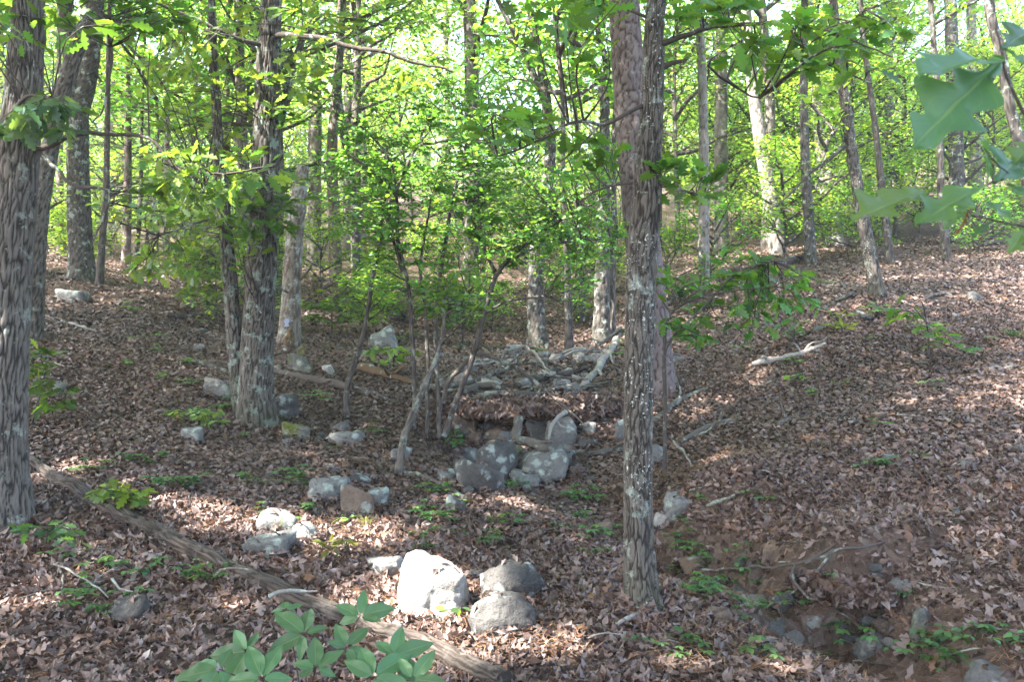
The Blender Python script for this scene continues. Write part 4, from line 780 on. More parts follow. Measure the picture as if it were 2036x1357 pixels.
R_ = [
 (782, 1114, 930, 1234, 'rock_pale', 'big pale sandstone boulder in full sun near the fallen log', .85, 1.2, .25),
 (724, 1114, 806, 1150, 'rock_pale', 'low pale wedge of rock beside the big sunlit boulder', .7, .3, .3),
 (734, 1086, 778, 1102, 'rock_brown', 'flat pinkish stone in the pine straw above the sunlit boulder', .8, .4, .4),
 (480, 1064, 584, 1114, 'rock_lichen', 'squat rock crusted with pale green lichen above the fallen log', .6, .4, .25),
 (506, 1020, 592, 1064, 'rock_lichen', 'angular pale grey rock behind the dry grass tuft', .7, .2, .3),
 (574, 1044, 632, 1078, 'rock_pale', 'whitish rock tucked beside the dry grass tuft', .7, .5, .3),
 (608, 954, 692, 1002, 'rock_lichen', 'grey blocky rock at the uphill end of the three rock cluster', .7, .25, .2),
 (672, 966, 742, 1030, 'rock_brown', 'brown faced rock with pale lichen top in the three rock cluster', .7, .3, .25),
 (718, 974, 770, 1012, 'rock_lichen', 'pale lichened rock at the gully end of the three rock cluster', .8, .45, .25),
 (684, 944, 738, 970, 'rock_dark', 'dark greenish stone just behind the three rock cluster', .9, .6, .3),
 (202, 1194, 290, 1246, 'rock_dark', 'half buried smooth green grey stone below the fallen log', .8, .8, .4),
 (1028, 896, 1132, 968, 'rock_lichen', 'broad tilted slab with pale lichen on its top edge in the gully', .8, .2, .2),
 (944, 880, 1032, 962, 'rock_dark', 'large oval pitted boulder wedged in the gully', 1., 1.2, .15),
 (898, 918, 1008, 984, 'rock_dark', 'long sloping dark slab on the shrub side of the gully', .7, .3, .25),
 (1004, 886, 1052, 924, 'rock_moss', 'round mossy stone between the oval boulder and the tilted slab', .9, .9, .15),
 (1012, 938, 1074, 980, 'rock_lichen', 'lichened wedge at the lip below the tilted slab', .8, .3, .3),
 (1082, 832, 1148, 900, 'rock', 'pale flat faced block behind the gully log', .6, .15, .15),
 (1044, 838, 1096, 892, 'rock_dark', 'leaf covered grey block leaning on the pale flat faced block', .8, .25, .2),
 (988, 858, 1028, 892, 'rock_lichen', 'grey green stone touching the stub of the gully log', .9, .4, .2),
 (962, 852, 1002, 884, 'rock_brown', 'reddish brown stone at the mouth of the hollow under the debris', .9, .4, .2),
 (888, 816, 948, 868, 'rock_brown', 'rust streaked boulder at the foot of the shrub stems', .9, .45, .25),
 (1066, 806, 1116, 828, 'rock_lichen', 'flat ledge stone jutting from the debris dam', .9, .15, .1),
 (1044, 798, 1072, 826, 'rock_brown', 'small round reddish stone stuck in the debris dam', .9, .8, .1),
 (938, 832, 992, 856, 'rock_dark', 'dark stone deep in the hollow under the debris dam', .9, .4, .2),
 (916, 892, 952, 924, 'rock', 'plain grey wedge beside the oval boulder', .8, .25, .25),
 (896, 742, 942, 772, 'rock_pale', 'bright white block beside the bent dead branch upstream', .8, .25, .2),
 (952, 752, 998, 778, 'rock_pale', 'rounded whitish stone among the fallen branches upstream', .8, .55, .25),
 (1068, 736, 1108, 762, 'rock_pale', 'white notched rock behind the brown fallen log', .8, .2, .2),
 (1098, 754, 1138, 784, 'rock_lichen', 'pale pointed slab leaning beside the brown fallen log', .7, .2, .2),
 (1024, 752, 1058, 778, 'rock', 'grey slab beneath the tangle of twigs upstream', .8, .3, .25),
 (1138, 700, 1168, 718, 'rock_pale', 'white topped stone near the thin upright gully stem', .8, .4, .25),
 (1112, 732, 1142, 752, 'rock', 'grey flat stone just uphill of the pointed slab', .8, .4, .3),
 (1046, 714, 1080, 732, 'rock_lichen', 'lichened flat rock below the mossy footed gully oak', .9, .4, .3),
 (916, 728, 950, 746, 'rock', 'grey stone half hidden under drifted leaves upstream', .9, .4, .35),
 (722, 646, 792, 698, 'rock_lichen', 'large sloping grey boulder behind the shrub stems', .9, .7, .3),
 (392, 752, 458, 794, 'rock_lichen', 'arched rock with a dark hollow behind the twin stemmed oak', .7, .5, .2),
 (532, 784, 590, 838, 'rock_dark', 'rounded dark boulder against the twin stemmed oak', .9, 1.2, .15),
 (552, 840, 618, 878, 'rock_moss', 'low half buried rock with yellow moss below the twin stemmed oak', .9, .6, .5),
 (566, 704, 624, 744, 'rock_moss', 'mossy flat rock below the pale dead trunk', .9, .4, .4),
 (354, 850, 400, 882, 'rock_lichen', 'pale lichened stone alone on the leafy slope below the twin stemmed oak', .8, .35, .3),
 (648, 858, 724, 888, 'rock_lichen', 'long low greenish rock downslope of the twin stemmed oak', .6, .5, .5),
 (654, 838, 694, 862, 'rock', 'small grey stone at the foot of the outermost shrub stem', .8, .5, .35),
 (772, 890, 818, 924, 'rock', 'grey stone behind the leaning lichened stem', .8, .5, .3),
 (638, 924, 668, 940, 'rock_lichen', 'little pale stone above the three rock cluster', .9, .5, .4),
 (884, 984, 926, 1026, 'rock_dark', 'upright dark wedge beside the long gully root', .6, .2, .25),
 (838, 1044, 862, 1060, 'rock_pale', 'small whitish stone in green seedlings', .9, .5, .4),
 (1322, 988, 1392, 1032, 'rock_lichen', 'grey green boulder under the cut bank past the slim oak', .8, .6, .25),
 (1298, 1024, 1338, 1054, 'rock_pale', 'pale angular stone beside the slim oak', .8, .2, .25),
 (1178, 1040, 1220, 1068, 'rock_brown', 'brownish rounded stone uphill of the slim oak', .8, .55, .3),
 (1222, 834, 1250, 878, 'rock', 'upright grey stone partly hidden by the slim oak', .6, .5, .3),
 (1290, 884, 1322, 928, 'rock', 'buff stone set in the bank past the slim oak', .6, .4, .35),
 (1352, 1098, 1424, 1134, 'rock_brown', 'flat brown slab in the dry stream bed', .8, .2, .5),
 (1512, 1078, 1554, 1110, 'rock_brown', 'smooth tan stone set in the bare soil of the cut bank', .6, .6, .4),
 (1728, 1184, 1764, 1212, 'rock_brown', 'pinkish angular stone beside the dark undercut', .8, .3, .25),
 (1706, 1266, 1774, 1304, 'rock', 'flat grey slab at the bottom of the dry stream bed', .8, .25, .35),
 (1588, 1228, 1640, 1254, 'rock_brown', 'flat brown stone below the forked fallen branch', .8, .25, .35),
 (1598, 1254, 1650, 1280, 'rock_brown', 'low tan stone next to the flat brown stone in the stream bed', .8, .4, .45),
 (1660, 1240, 1694, 1264, 'rock', 'squarish stone in the middle of the dry stream bed', .8, .3, .4),
 (1812, 1214, 1866, 1264, 'rock_moss', 'yellow green mossy boulder at the end of the undercut', .8, .5, .3),
 (1408, 1214, 1468, 1244, 'rock_brown', 'brown weathered stone among creeper leaves', .8, .5, .4),
 (1540, 1180, 1596, 1216, 'rock_dark', 'dark wet looking stone under the forked fallen branch', .8, .4, .3),
 (1488, 1128, 1530, 1160, 'rock_brown', 'tan broken stone on the bare bank above the creeper', .8, .4, .5),
 (1940, 1336, 2046, 1372, 'rock', 'smooth grey rock top breaking through beside the creeper', .7, .4, .3),
 (1754, 904, 1790, 922, 'rock_lichen', 'small flat pale stone alone on the open leafy bank', .8, .4, .35),
 (1912, 914, 1946, 938, 'rock', 'small purple grey stone on the open leafy bank', .8, .5, .35),
 (1890, 1015, 1925, 1038, 'rock_moss', 'small cushion of yellow moss on a stone in the bank', .9, .8, .4),
 (1930, 578, 1966, 602, 'rock', 'grey stone high on the open bank', .8, .5, .35),
 (1894, 622, 1918, 636, 'rock_pale', 'white chip of stone above the leafy seedling on the bank', .9, .3, .4),
 (1972, 724, 2000, 742, 'rock', 'dull grey stone on the bank beyond the leafy seedling', .9, .5, .4),
 (1704, 616, 1724, 630, 'rock_pale', 'white stone chip below the slender leaning oak', .9, .3, .4),
 (1516, 690, 1540, 702, 'rock_pale', 'white stone at the upper end of the pale fallen pole', .9, .3, .4),
 (1336, 706, 1366, 726, 'rock', 'grey stone beside the flaring roots of the thick pine', .9, .4, .4),
 (86, 760, 126, 786, 'rock', 'grey stone behind the leafy sprig at the broad grey oak', .8, .5, .35),
 (108, 574, 166, 602, 'rock_lichen', 'low grey outcrop below the dark forked oak', .8, .4, .4),
 (378, 684, 404, 700, 'rock_lichen', 'small pale stone uphill of the arched rock', .8, .4, .4),
 (534, 726, 560, 742, 'rock_pale', 'whitish stone between the twin oak and the mossy flat rock', .8, .5, .3),
 (636, 726, 664, 748, 'rock_pale', 'pale broken stone beside the mossy flat rock', .8, .3, .4),
 (1000, 828, 1032, 852, 'rock_dark', 'dark stone beneath the debris dam beside the log stub', .9, .4, .2),
 (1150, 876, 1192, 896, 'rock_dark', 'flat dark stone on the bank above the gully log', .8, .3, .3),
 (1130, 925, 1160, 948, 'rock_brown', 'small reddish stone past the tilted slab', .8, .4, .35),
 (860, 700, 884, 716, 'rock', 'small grey stone uphill of the shrub stems', .9, .5, .4),
 (1150, 840, 1186, 866, 'rock', 'grey corner stone past the pale flat faced block', .8, .3, .3),
 (1006, 922, 1034, 944, 'rock_dark', 'small dark stone in the gap between oval boulder and tilted slab', .8, .4, .2),
 (924, 862, 962, 892, 'rock_brown', 'brown block between the shrub foot boulder and oval boulder', .8, .3, .25),
 (1100, 900, 1140, 926, 'rock', 'grey stone beneath the elbowed gully log', .8, .3, .25),
 (868, 934, 906, 962, 'rock_lichen', 'lichened stone uphill of the long gully root', .8, .3, .3),
 (1075, 772, 1104, 790, 'rock_lichen', 'pale stone resting on top of the debris dam', .8, .3, .2),
 (978, 716, 1012, 734, 'rock_pale', 'pale stone below the forked grey branch upstream', .8, .3, .3),
 (868, 752, 900, 774, 'rock', 'grey stone between shrub stems and the bright white block', .8, .3, .3),
 (1150, 756, 1176, 774, 'rock_pale', 'white stone at the foot of the bleached climbing branch', .8, .3, .25),
 (1090, 704, 1122, 722, 'rock', 'flat grey stone under the mossy footed gully oak', .9, .4, .35),
 (1000, 690, 1030, 706, 'rock', 'dark topped stone near the pale arching twig', .9, .5, .35)]
for r in R_: rock(*r)
_rg = np.random.default_rng(808)
for i in range(26):
    x = _rg.uniform(862, 1215); y = _rg.uniform(698, 786); w = _rg.uniform(16, 38); h = w * _rg.uniform(.4, .7); k = i % 3
    rock(x - w / 2, y - h, x + w / 2, y, ('rock_pale', 'rock', 'rock_lichen')[k], ('broken pale slab', 'broken grey slab', 'broken lichened slab')[k] + ' strewn in the rocky bed upstream of the debris dam', .8, _rg.uniform(.1, .5), .25, group=('pale', 'grey', 'lichened')[k] + ' slabs strewn upstream')
# two boulders, one resting on the other
_b = rock(928, 1194, 1068, 1268, 'rock_dark', 'rounded tan and black boulder at the bottom of the stacked pair', .8, 1.2, .2)
_t = rock(952, 1124, 1084, 1206, 'rock_dark', 'dark boulder blotched with grey lichen, uppermost of the stacked pair', .7, 1.2, .1)
_ball = rock(560, 692, 571, 703, 'rock_pale', 'tiny round white stone at the hollow foot of the pale dead trunk', 1., 1., .1, cat='stone', name='white_stone')
rng = np.random.default_rng(40); SMALL = []
for k in range(5):
    v, f = rock_shape(rng, 3, 1, .5, 70 + k); mb = MB(); mb.add(v, f); SMALL.append(mb.mesh('pebble', M[('rock', 'rock_brown', 'rock_lichen', 'rock', 'rock_pale')[k]]))
ZONES = [('loose stone in the dry stream bed', 1380, 1800, 1110, 1300, 34), ('small stone among the gully boulders', 890, 1180, 830, 1000, 26), ('small stone among the branches upstream of the debris dam', 860, 1200, 680, 775, 24), ('small stone scattered on the open leafy bank', 1420, 2030, 560, 960, 16), ('small stone scattered on the leafy slope by the oaks', 90, 640, 600, 940, 14)]
for lb, xa, xb, ya, yb, n in ZONES:
    for i in range(n):
        b = hit(rng.uniform(xa, xb), rng.uniform(ya, yb)); s = rng.uniform(.02, .06) * (1 + .03 * b[1]); o = link('small_stone', SMALL[int(rng.integers(0, 5))], None, b + np.array((0, 0, s * .15))); o.scale = (s * 1.3, s, s * .6); o.rotation_euler = (rng.uniform(-.4, .4), rng.uniform(-.4, .4), rng.uniform(0, 6.28)); tag(o, lb, 'stone', lb.replace('small stone', 'small stones').replace('loose stone', 'loose stones'))
# leaves and needles that have come to rest on and against the rocks
def rock_leaves():
    rg = np.random.default_rng(55); lf = MB()
    for o in [q for q in bpy.data.objects if q.name.split('.')[0] == 'rock']:
        me = o.data; n = len(me.vertices); co = np.zeros(n * 3, np.float32); me.vertices.foreach_get('co', co); co = co.reshape(-1, 3); nm = np.zeros(n * 3, np.float32); me.vertices.foreach_get('normal', nm); nm = nm.reshape(-1, 3)
        w = co[:, 0].max() - co[:, 0].min(); up = np.nonzero(nm[:, 2] > .75)[0]; k = int(np.clip(w * 14, 1, 7))
        if len(up):
            i = rg.choice(up, k); place(lf, LITTER[0], co[i] + np.array(o.location) + (0, 0, .012), rdir(rg, k, .2), nrm(nm[i] + rg.normal(0, .25, (k, 3))), rg.uniform(.04, .075, k), LIT_COLS[rg.choice(len(LIT_COLS), k, p=LIT_P)])
        k = int(np.clip(w * 110, 10, 60)); a = rg.uniform(0, 2 * pi, k); d = co[:, 1].max(); X = o.location[0] + (w * .5 * rg.uniform(.9, 1.2, k)) * np.cos(a); Y = o.location[1] + d * rg.uniform(.95, 1.25, k) * np.sin(a)
        place(lf, LITTER[2], np.stack([X, Y, terr(X, Y) + rg.uniform(.01, .055, k)], -1), rdir(rg, k, .3), nrm(np.stack([np.cos(a), np.sin(a), np.full(k, 1.1)], -1) + rg.normal(0, .35, (k, 3))), rg.uniform(.04, .085, k), LIT_COLS[rg.choice(len(LIT_COLS), k, p=LIT_P)])
    tag(link('leaves_on_rocks', lf.mesh('leaves_on_rocks', M['litter'])), 'dead leaves caught on and against the rocks', 'leaf litter', None, 'stuff')
rock_leaves()
# part details of the dead trunk: blue paint blaze and the rotten hollow
mb = MB(); g = px(570, 642, SNAG_Y - .165); yy, xx = np.meshgrid(np.linspace(-.05, .05, 7), np.linspace(-.028, .028, 5), indexing='ij')
mb.add(np.stack([g[0] + xx.ravel() * (1 + .3 * np.sin(yy.ravel() * 90)), g[1] + 2.2 * xx.ravel() ** 2, g[2] + yy.ravel()], -1), np.array([(r * 5 + c, r * 5 + c + 1, r * 5 + c + 6, r * 5 + c + 5) for r in range(6) for c in range(4)]))
m, nt, N = newmat('faded_blue_paint'); finish(nt, mixc(nt, noise(nt, coords(nt), 40), (.22, .24, .34), (.34, .36, .48)), .8); M['blaze'] = m; link('paint_blaze', mb.mesh('paint_blaze', M['blaze'], SNAG_B), SNAG)['label'] = 'faded blue paint mark'
mb = MB(); q = resample([(*px(574, 690, SNAG_Y - .17), .055), (*px(575, 676, SNAG_Y - .17), .07), (*px(577, 662, SNAG_Y - .15), .045), (*px(578, 652, SNAG_Y - .12), .015)], n=14); bark_tube(mb, q[:, :3], q[:, 3], 20, .02, 5, .008, 0, 5, 4); link('rotten_hollow', mb.mesh('rotten_hollow', M['rotten'], SNAG_B), SNAG)['label'] = 'rotten orange brown wood at the foot'

# ------------------------------------------------------------------ fallen logs, branches, sticks
STICK_N = 0
def stick(pts, mat, label, name='fallen_branch', cat='branch', lift=0., seg=10, forks=(), group=None, sink=.35, jag=.010, fur=None):
    """pts: photo x, y, thickness px [, height above the ground m]; each point is laid on the ground it covers"""
    global STICK_N; STICK_N += 1; rng = np.random.default_rng(1200 + STICK_N)
    def lay(pp):
        out_ = []; lastY = None
        for p in pp:
            up = p[3] if len(p) > 3 else 0
            g = hit(p[0], p[1])
            if up:                      # raised point: so far above the ground, or at a given depth
                g = hit(p[0], p[1], up) if len(p) < 5 else px(p[0], p[1], p[4])
            lastY = g[1]; r = p[2] / 2 / F_PX * g[1]; out_.append((g[0], g[1], g[2] + (r * (1 - sink) if not up else 0) + lift, r))
        return np.array(out_)
    W = lay(pts); b = W[0, :3].copy(); q = resample(W, step=.03 if fur else .05); nn = len(q)
    q[:, :3] += np.stack([np.convolve(rng.normal(0, jag, nn + 8), np.ones(9) / 3, 'valid') for _ in range(3)], 1)
    root_mb = MB()
    if fur: bark_tube(root_mb, q[:, :3], q[:, 3] * (1 + .22 * (vnoise(np.arange(nn) * .12, np.zeros(nn), 5) - .5)), fur[0], fur[1], fur[2], fur[3], 0, 5, STICK_N, .6)
    else: q[:, 3] *= np.linspace(1.1, .7, nn); tube(root_mb, q[:, :3], q[:, 3] * (1 + .35 * (vnoise(np.arange(nn) * .7, np.zeros(nn), STICK_N) - .5)), seg, (.55, 3, 0))
    if not forks and name == 'fallen_branch' or name == 'fallen_log' and not fur:      # broken side twigs
        forks = []; side = []
        for k in range(int(rng.integers(2, 5))):
            i0 = int(rng.integers(nn // 5, nn - 2)); t = nrm(q[min(i0 + 1, nn - 1), :3] - q[i0, :3]); d = nrm(t * .8 + np.array((rng.normal(0, .7), rng.normal(0, .7), rng.uniform(.1, .9)))); L = rng.uniform(.08, .30); a_ = q[i0, :3]
            side.append(np.column_stack([np.array([a_, a_ + d * L * .5 + rng.normal(0, .02, 3), a_ + d * L + rng.normal(0, .03, 3)]), q[i0, 3] * np.array((.5, .35, .15))]))
    else: side = []
    if not forks and not side:
        return tag(link(name, root_mb.mesh(name, M[mat], b), None, b), label, cat, group)
    root = thing(name, label, cat, b, group); link('stem', root_mb.mesh('stem', M[mat], b), root)
    for fk in list(forks) + side:
        w = fk if isinstance(fk, np.ndarray) else lay(fk); qq = resample(w, step=.05); qq[:, :3] += rng.normal(0, jag * .4, (len(qq), 3)); m1 = MB(); tube(m1, qq[:, :3], qq[:, 3], 7, (.55, 3, 0)); link('side_branch', m1.mesh('side_branch', M[mat], b), root)
    return root
stick([(46, 916, 20), (300, 1062, 32), (560, 1188, 42), (800, 1282, 46), (1010, 1372, 48)], 'log', 'long decaying log lying down the slope from the broad grey oak', 'fallen_log', 'log', fur=(72, .022, 16, .007), sink=.65, jag=.006)
stick([(535, 1186, 7, .16), (560, 1178, 9, .17), (600, 1178, 8, .17), (632, 1174, 5, .17)], 'dead_pale', 'short pale stick lying across the decaying log', 'stick', 'stick')
stick([(432, 1142, 5, .15), (448, 1130, 6, .2), (470, 1128, 6, .2), (500, 1132, 4, .2)], 'dead_dark', 'thin dark vine looped over the decaying log', 'vine', 'vine')
stick([(330, 706, 8), (380, 722, 10), (440, 742, 11), (478, 752, 11)], 'dead_dark', 'thin dark branch on the slope behind the twin stemmed oak', forks=[[(400, 728, 6), (440, 728, 7), (500, 735, 6)]])
stick([(530, 738, 15), (590, 754, 17), (650, 768, 18), (720, 786, 17), (790, 806, 14)], 'dead_dark', 'straight dark pole from the twin stemmed oak to the shrub', 'fallen_log', 'log', seg=14)
stick([(718, 738, 20), (750, 748, 20), (790, 760, 18), (830, 770, 14)], 'rotten', 'short hollow ended mossy log beside the shrub stems', 'fallen_log', 'log', seg=14)
stick([(840, 772, 8), (900, 766, 10, .06), (945, 757, 11, .08), (985, 744, 11, .08), (1012, 732, 8, .05)], 'dead_lichen', 'long grey branch lying over the upstream stones', forks=[[(985, 744, 6, .1), (996, 722, 6, .2), (1002, 704, 5, .3), (1020, 697, 4, .3)], [(1005, 736, 6, .1), (1022, 716, 5, .2), (1040, 698, 4, .25)]])
stick([(884, 800, 9, .05, 9.3), (887, 768, 9, .3, 9.3), (905, 742, 9, .45, 9.3), (930, 716, 9, .6, 9.3), (950, 703, 8, .7, 9.3), (1000, 722, 9, .6, 9.3), (1050, 752, 9, .4, 9.3), (1090, 780, 8, .3, 9.1), (1120, 805, 7, .2, 8.9), (1160, 838, 5, .1, 8.6)], 'dead_dark', 'thin branch arched over the debris dam like a hoop')
stick([(930, 804, 8), (980, 796, 11), (1040, 794, 12), (1110, 794, 11), (1150, 786, 10), (1180, 774, 8), (1215, 768, 5)], 'dead_lichen', 'level pole lying along the top edge of the debris dam', lift=.04)
stick([(924, 792, 12), (950, 784, 15), (975, 784, 16), (996, 788, 15)], 'dead_lichen', 'stubby lichened log with an upturned rotten end on the debris dam', 'fallen_log', 'log', lift=.05, forks=[[(996, 788, 16, .05), (1003, 774, 15, .12), (1000, 760, 14, .2), (992, 750, 12, .25)]])
stick([(1024, 778, 12), (1060, 768, 16), (1100, 757, 16), (1140, 748, 14), (1168, 740, 8)], 'log', 'reddish brown rotten log among the white upstream stones', 'fallen_log', 'log', lift=.03, seg=12)
stick([(1158, 776, 14), (1180, 748, 15), (1200, 722, 15), (1218, 698, 15), (1226, 682, 16), (1232, 668, 10)], 'dead_pale', 'bleached dead branch climbing the bank toward the thick pine', forks=[[(1213, 704, 6, .05), (1216, 716, 5, .05), (1219, 724, 3, .05)], [(1190, 738, 7, .05), (1196, 748, 5, .03)]])
stick([(1166, 790, 6), (1200, 787, 7), (1244, 792, 6)], 'dead_pale', 'short pale stick beside the slim oak at the dam edge', 'stick', 'stick')
stick([(1050, 690, 5, .2), (1066, 702, 5, .2), (1084, 728, 5, .1), (1104, 752, 4, .05)], 'dead_pale', 'curved bleached twig reaching over the upstream stones', 'stick', 'stick')
stick([(1236, 652, 5, .3), (1205, 676, 6, .2), (1185, 690, 6, .15), (1160, 712, 5, .1), (1130, 738, 4, .05)], 'dead_dark', 'thin dark branch hanging from the bank above the bleached branch')
stick([(1036, 832, 18, .35, 8.3), (1033, 850, 19, .25, 8.2), (1028, 872, 21, .1, 8.1), (1060, 882, 20, .1, 8.0), (1100, 896, 19, .05, 7.9), (1140, 910, 17), (1190, 910, 16), (1246, 900, 15)], 'dead_lichen', 'elbowed lichened log lying across the gully boulders', 'fallen_log', 'log', seg=14)
stick([(1126, 820, 9, .15, 8.6), (1108, 836, 9, .12, 8.5), (1094, 852, 9, .1, 8.4), (1084, 878, 7, .05, 8.2)], 'dead_pale', 'short bleached stick leaning on the pale flat faced block', 'stick', 'stick', forks=[[(1106, 838, 6, .12, 8.5), (1116, 848, 5, .1, 8.45), (1124, 852, 3, .1, 8.4)]])
stick([(798, 946, 13), (840, 955, 13), (875, 970, 14), (910, 988, 13), (946, 1006, 9)], 'dead_dark', 'long exposed root running from the leaning stem to the gully', 'exposed_root', 'root')
stick([(1108, 988, 6), (1135, 984, 8), (1160, 986, 8), (1180, 1002, 5)], 'dead_lichen', 'short curved stick on the mound uphill of the slim oak', 'stick', 'stick')
stick([(1498, 733, 9), (1540, 722, 12), (1590, 707, 13), (1642, 689, 11)], 'dead_pale', 'pale fallen pole on the bank below the oak sapling', 'fallen_log', 'log', seg=12)
stick([(1296, 846, 14), (1330, 818, 16), (1365, 797, 15), (1410, 778, 10)], 'dead_lichen', 'lichened pole climbing the bank beside the thick pine', 'fallen_log', 'log', seg=12)
stick([(1356, 884, 16), (1400, 862, 17), (1440, 847, 14), (1482, 833, 9)], 'dead_lichen', 'mossy branch half sunk in the bank below the lichened pole', seg=12)
stick([(1548, 854, 10), (1575, 838, 11), (1605, 818, 9), (1650, 800, 5)], 'dead_dark', 'dark rotted branch alone in the leaves of the open bank')
stick([(1336, 868, 5), (1352, 895, 6), (1380, 932, 5)], 'dead_pale', 'thin stick pointing downhill beneath the mossy branch', 'stick', 'stick')
stick([(1470, 880, 6), (1478, 900, 7), (1480, 918, 5)], 'dead_pale', 'stubby upright stick in the sunny spot of the bank', 'stick', 'stick')
stick([(1394, 1146, 4, .04), (1470, 1143, 5, .08), (1550, 1140, 6, .12), (1610, 1130, 7, .12), (1660, 1112, 8, .1), (1710, 1108, 8, .06), (1760, 1090, 6)], 'dead_dark', 'forked dead branch lying over the undercut stream bank', lift=.03,
      forks=[[(1650, 1116, 7, .1), (1625, 1150, 6, .1), (1600, 1175, 5, .1), (1570, 1196, 4, .08)], [(1576, 1136, 6, .12), (1578, 1165, 7, .1), (1600, 1195, 7, .1), (1640, 1222, 6, .08), (1690, 1246, 3, .04)], [(1625, 1150, 5, .1), (1612, 1180, 5, .1), (1604, 1200, 4, .08)], [(1600, 1132, 7, .12), (1640, 1108, 7, .14), (1662, 1098, 5, .16)]])
stick([(1224, 1256, 9), (1262, 1240, 12), (1300, 1222, 13), (1322, 1214, 8)], 'dead_pale', 'stout grey stick lying at the foot of the slim oak', 'stick', 'stick')
stick([(776, 1074, 9), (795, 1090, 11), (822, 1112, 9)], 'dead_pale', 'sun bleached stick above the big sunlit boulder', 'stick', 'stick')
stick([(1120, 1164, 11), (1160, 1178, 11), (1200, 1200, 11), (1236, 1222, 9)], 'dead_dark', 'dark half buried root beside the stacked pair of boulders', 'exposed_root', 'root')
stick([(978, 1132, 7), (985, 1106, 9), (1000, 1096, 8), (1030, 1092, 5)], 'dead_dark', 'curled root in the needle pile above the stacked boulders', 'exposed_root', 'root')
stick([(106, 1130, 4), (140, 1150, 5), (180, 1178, 5), (214, 1200, 4)], 'dead_pale', 'thin forked twig in the leaves below the fallen log', 'stick', 'stick', lift=.02, forks=[[(120, 1140, 4), (126, 1165, 4), (122, 1196, 3)], [(180, 1178, 4), (196, 1160, 4), (236, 1136, 3)]])
stick([(226, 1172, 5), (240, 1190, 5), (262, 1200, 4)], 'dead_pale', 'small twig resting on the half buried smooth stone', 'stick', 'stick', lift=.04)
stick([(1526, 530, 16), (1560, 526, 18), (1590, 522, 17), (1624, 524, 12)], 'dead_dark', 'dark rotten log lying below the bank crest', 'fallen_log', 'log', seg=12)
stick([(1926, 494, 9), (1975, 488, 10), (2040, 478, 9)], 'dead_dark', 'dark branch lying along the bank crest')
stick([(1832, 602, 7), (1860, 592, 8), (1898, 584, 6)], 'dead_dark', 'dark stick lying past the slender leaning oak', 'stick', 'stick')
stick([(1660, 602, 7), (1690, 588, 8), (1704, 570, 6)], 'dead_dark', 'crooked dark stick at the foot of the slender leaning oak', 'stick', 'stick', forks=[[(1690, 588, 5), (1668, 560, 4), (1650, 556, 3)]])
stick([(430, 948, 5), (455, 952, 7), (500, 962, 5)], 'dead_pale', 'pale stick in the leaves above the fallen log', 'stick', 'stick')
stick([(60, 622, 5), (120, 640, 6), (180, 660, 6), (240, 668, 4)], 'dead_pale', 'thin pale branch on the slope beside the broad grey oak', 'stick', 'stick')
stick([(330, 632, 10), (360, 634, 12), (400, 630, 9)], 'dead_dark', 'short dark log on the upper slope before the pines', 'fallen_log', 'log')
stick([(1410, 1010, 8), (1445, 998, 10), (1480, 984, 7)], 'dead_dark', 'dark stick bedded in the cut bank', 'stick', 'stick')
stick([(1500, 990, 8), (1510, 1010, 9), (1520, 1026, 7)], 'dead_pale', 'stubby pale stick on the cut bank', 'stick', 'stick')
stick([(820, 655, 12), (800, 650, 16), (785, 648, 18), (776, 640, 12)], 'log', 'reddish broken log against the large sloping boulder', 'fallen_log', 'log', lift=.1)
for i in range(12):   # dead branches crossed over the upstream bed
    x = rng.uniform(850, 1130); y = rng.uniform(695, 785); a = rng.uniform(-.5, .6); L = rng.uniform(60, 130)
    stick([(x, y, 4, .04), (x + L * .5 * math.cos(a), y + L * .25 * math.sin(a) - 8, 6, .09), (x + L * math.cos(a), y + L * .5 * math.sin(a), 3, .04)], ('dead_pale', 'dead_lichen')[i % 2], ('bleached', 'lichened')[i % 2] + ' dead branch crossed over the rocks upstream of the dam', 'fallen_branch', 'branch', 0, 7, (), ('bleached', 'lichened') [i % 2] + ' branches crossed upstream')
for i in range(12):   # roots hanging from the cut bank
    x = rng.uniform(1540, 1780); y = rng.uniform(1150, 1190); L = rng.uniform(25, 60)
    stick([(x, y, 4), (x + rng.uniform(-10, 14), y + L * .5, 4, .05), (x + rng.uniform(-25, 25), y + L, 2, .03)], 'dead_dark', 'thin root dangling over the dark undercut of the stream bank', 'exposed_root', 'root', 0, 6, (), 'roots dangling over the undercut')
for i in range(70):   # fine twigs that lie about everywhere
    y = rng.uniform(640, 1340); x = rng.uniform(20, 2020); a = rng.uniform(-.5, .5); L = rng.uniform(25, 80) * (y / 1000)
    o = stick([(x, y, 3), (x + L * .5 * math.cos(a), y + L * .5 * math.sin(a) + rng.uniform(-6, 6), 4), (x + L * math.cos(a), y + L * math.sin(a), 2.5)], ('dead_pale', 'dead_dark', 'dead_lichen')[i % 3], ('thin bleached twig lying in the leaf litter', 'thin dark twig lying in the leaf litter', 'thin lichened twig lying in the leaf litter')[i % 3], 'fallen_twig', 'twig', .015, 5, (), ('bleached twigs in the litter', 'dark twigs in the litter', 'lichened twigs in the litter')[i % 3])

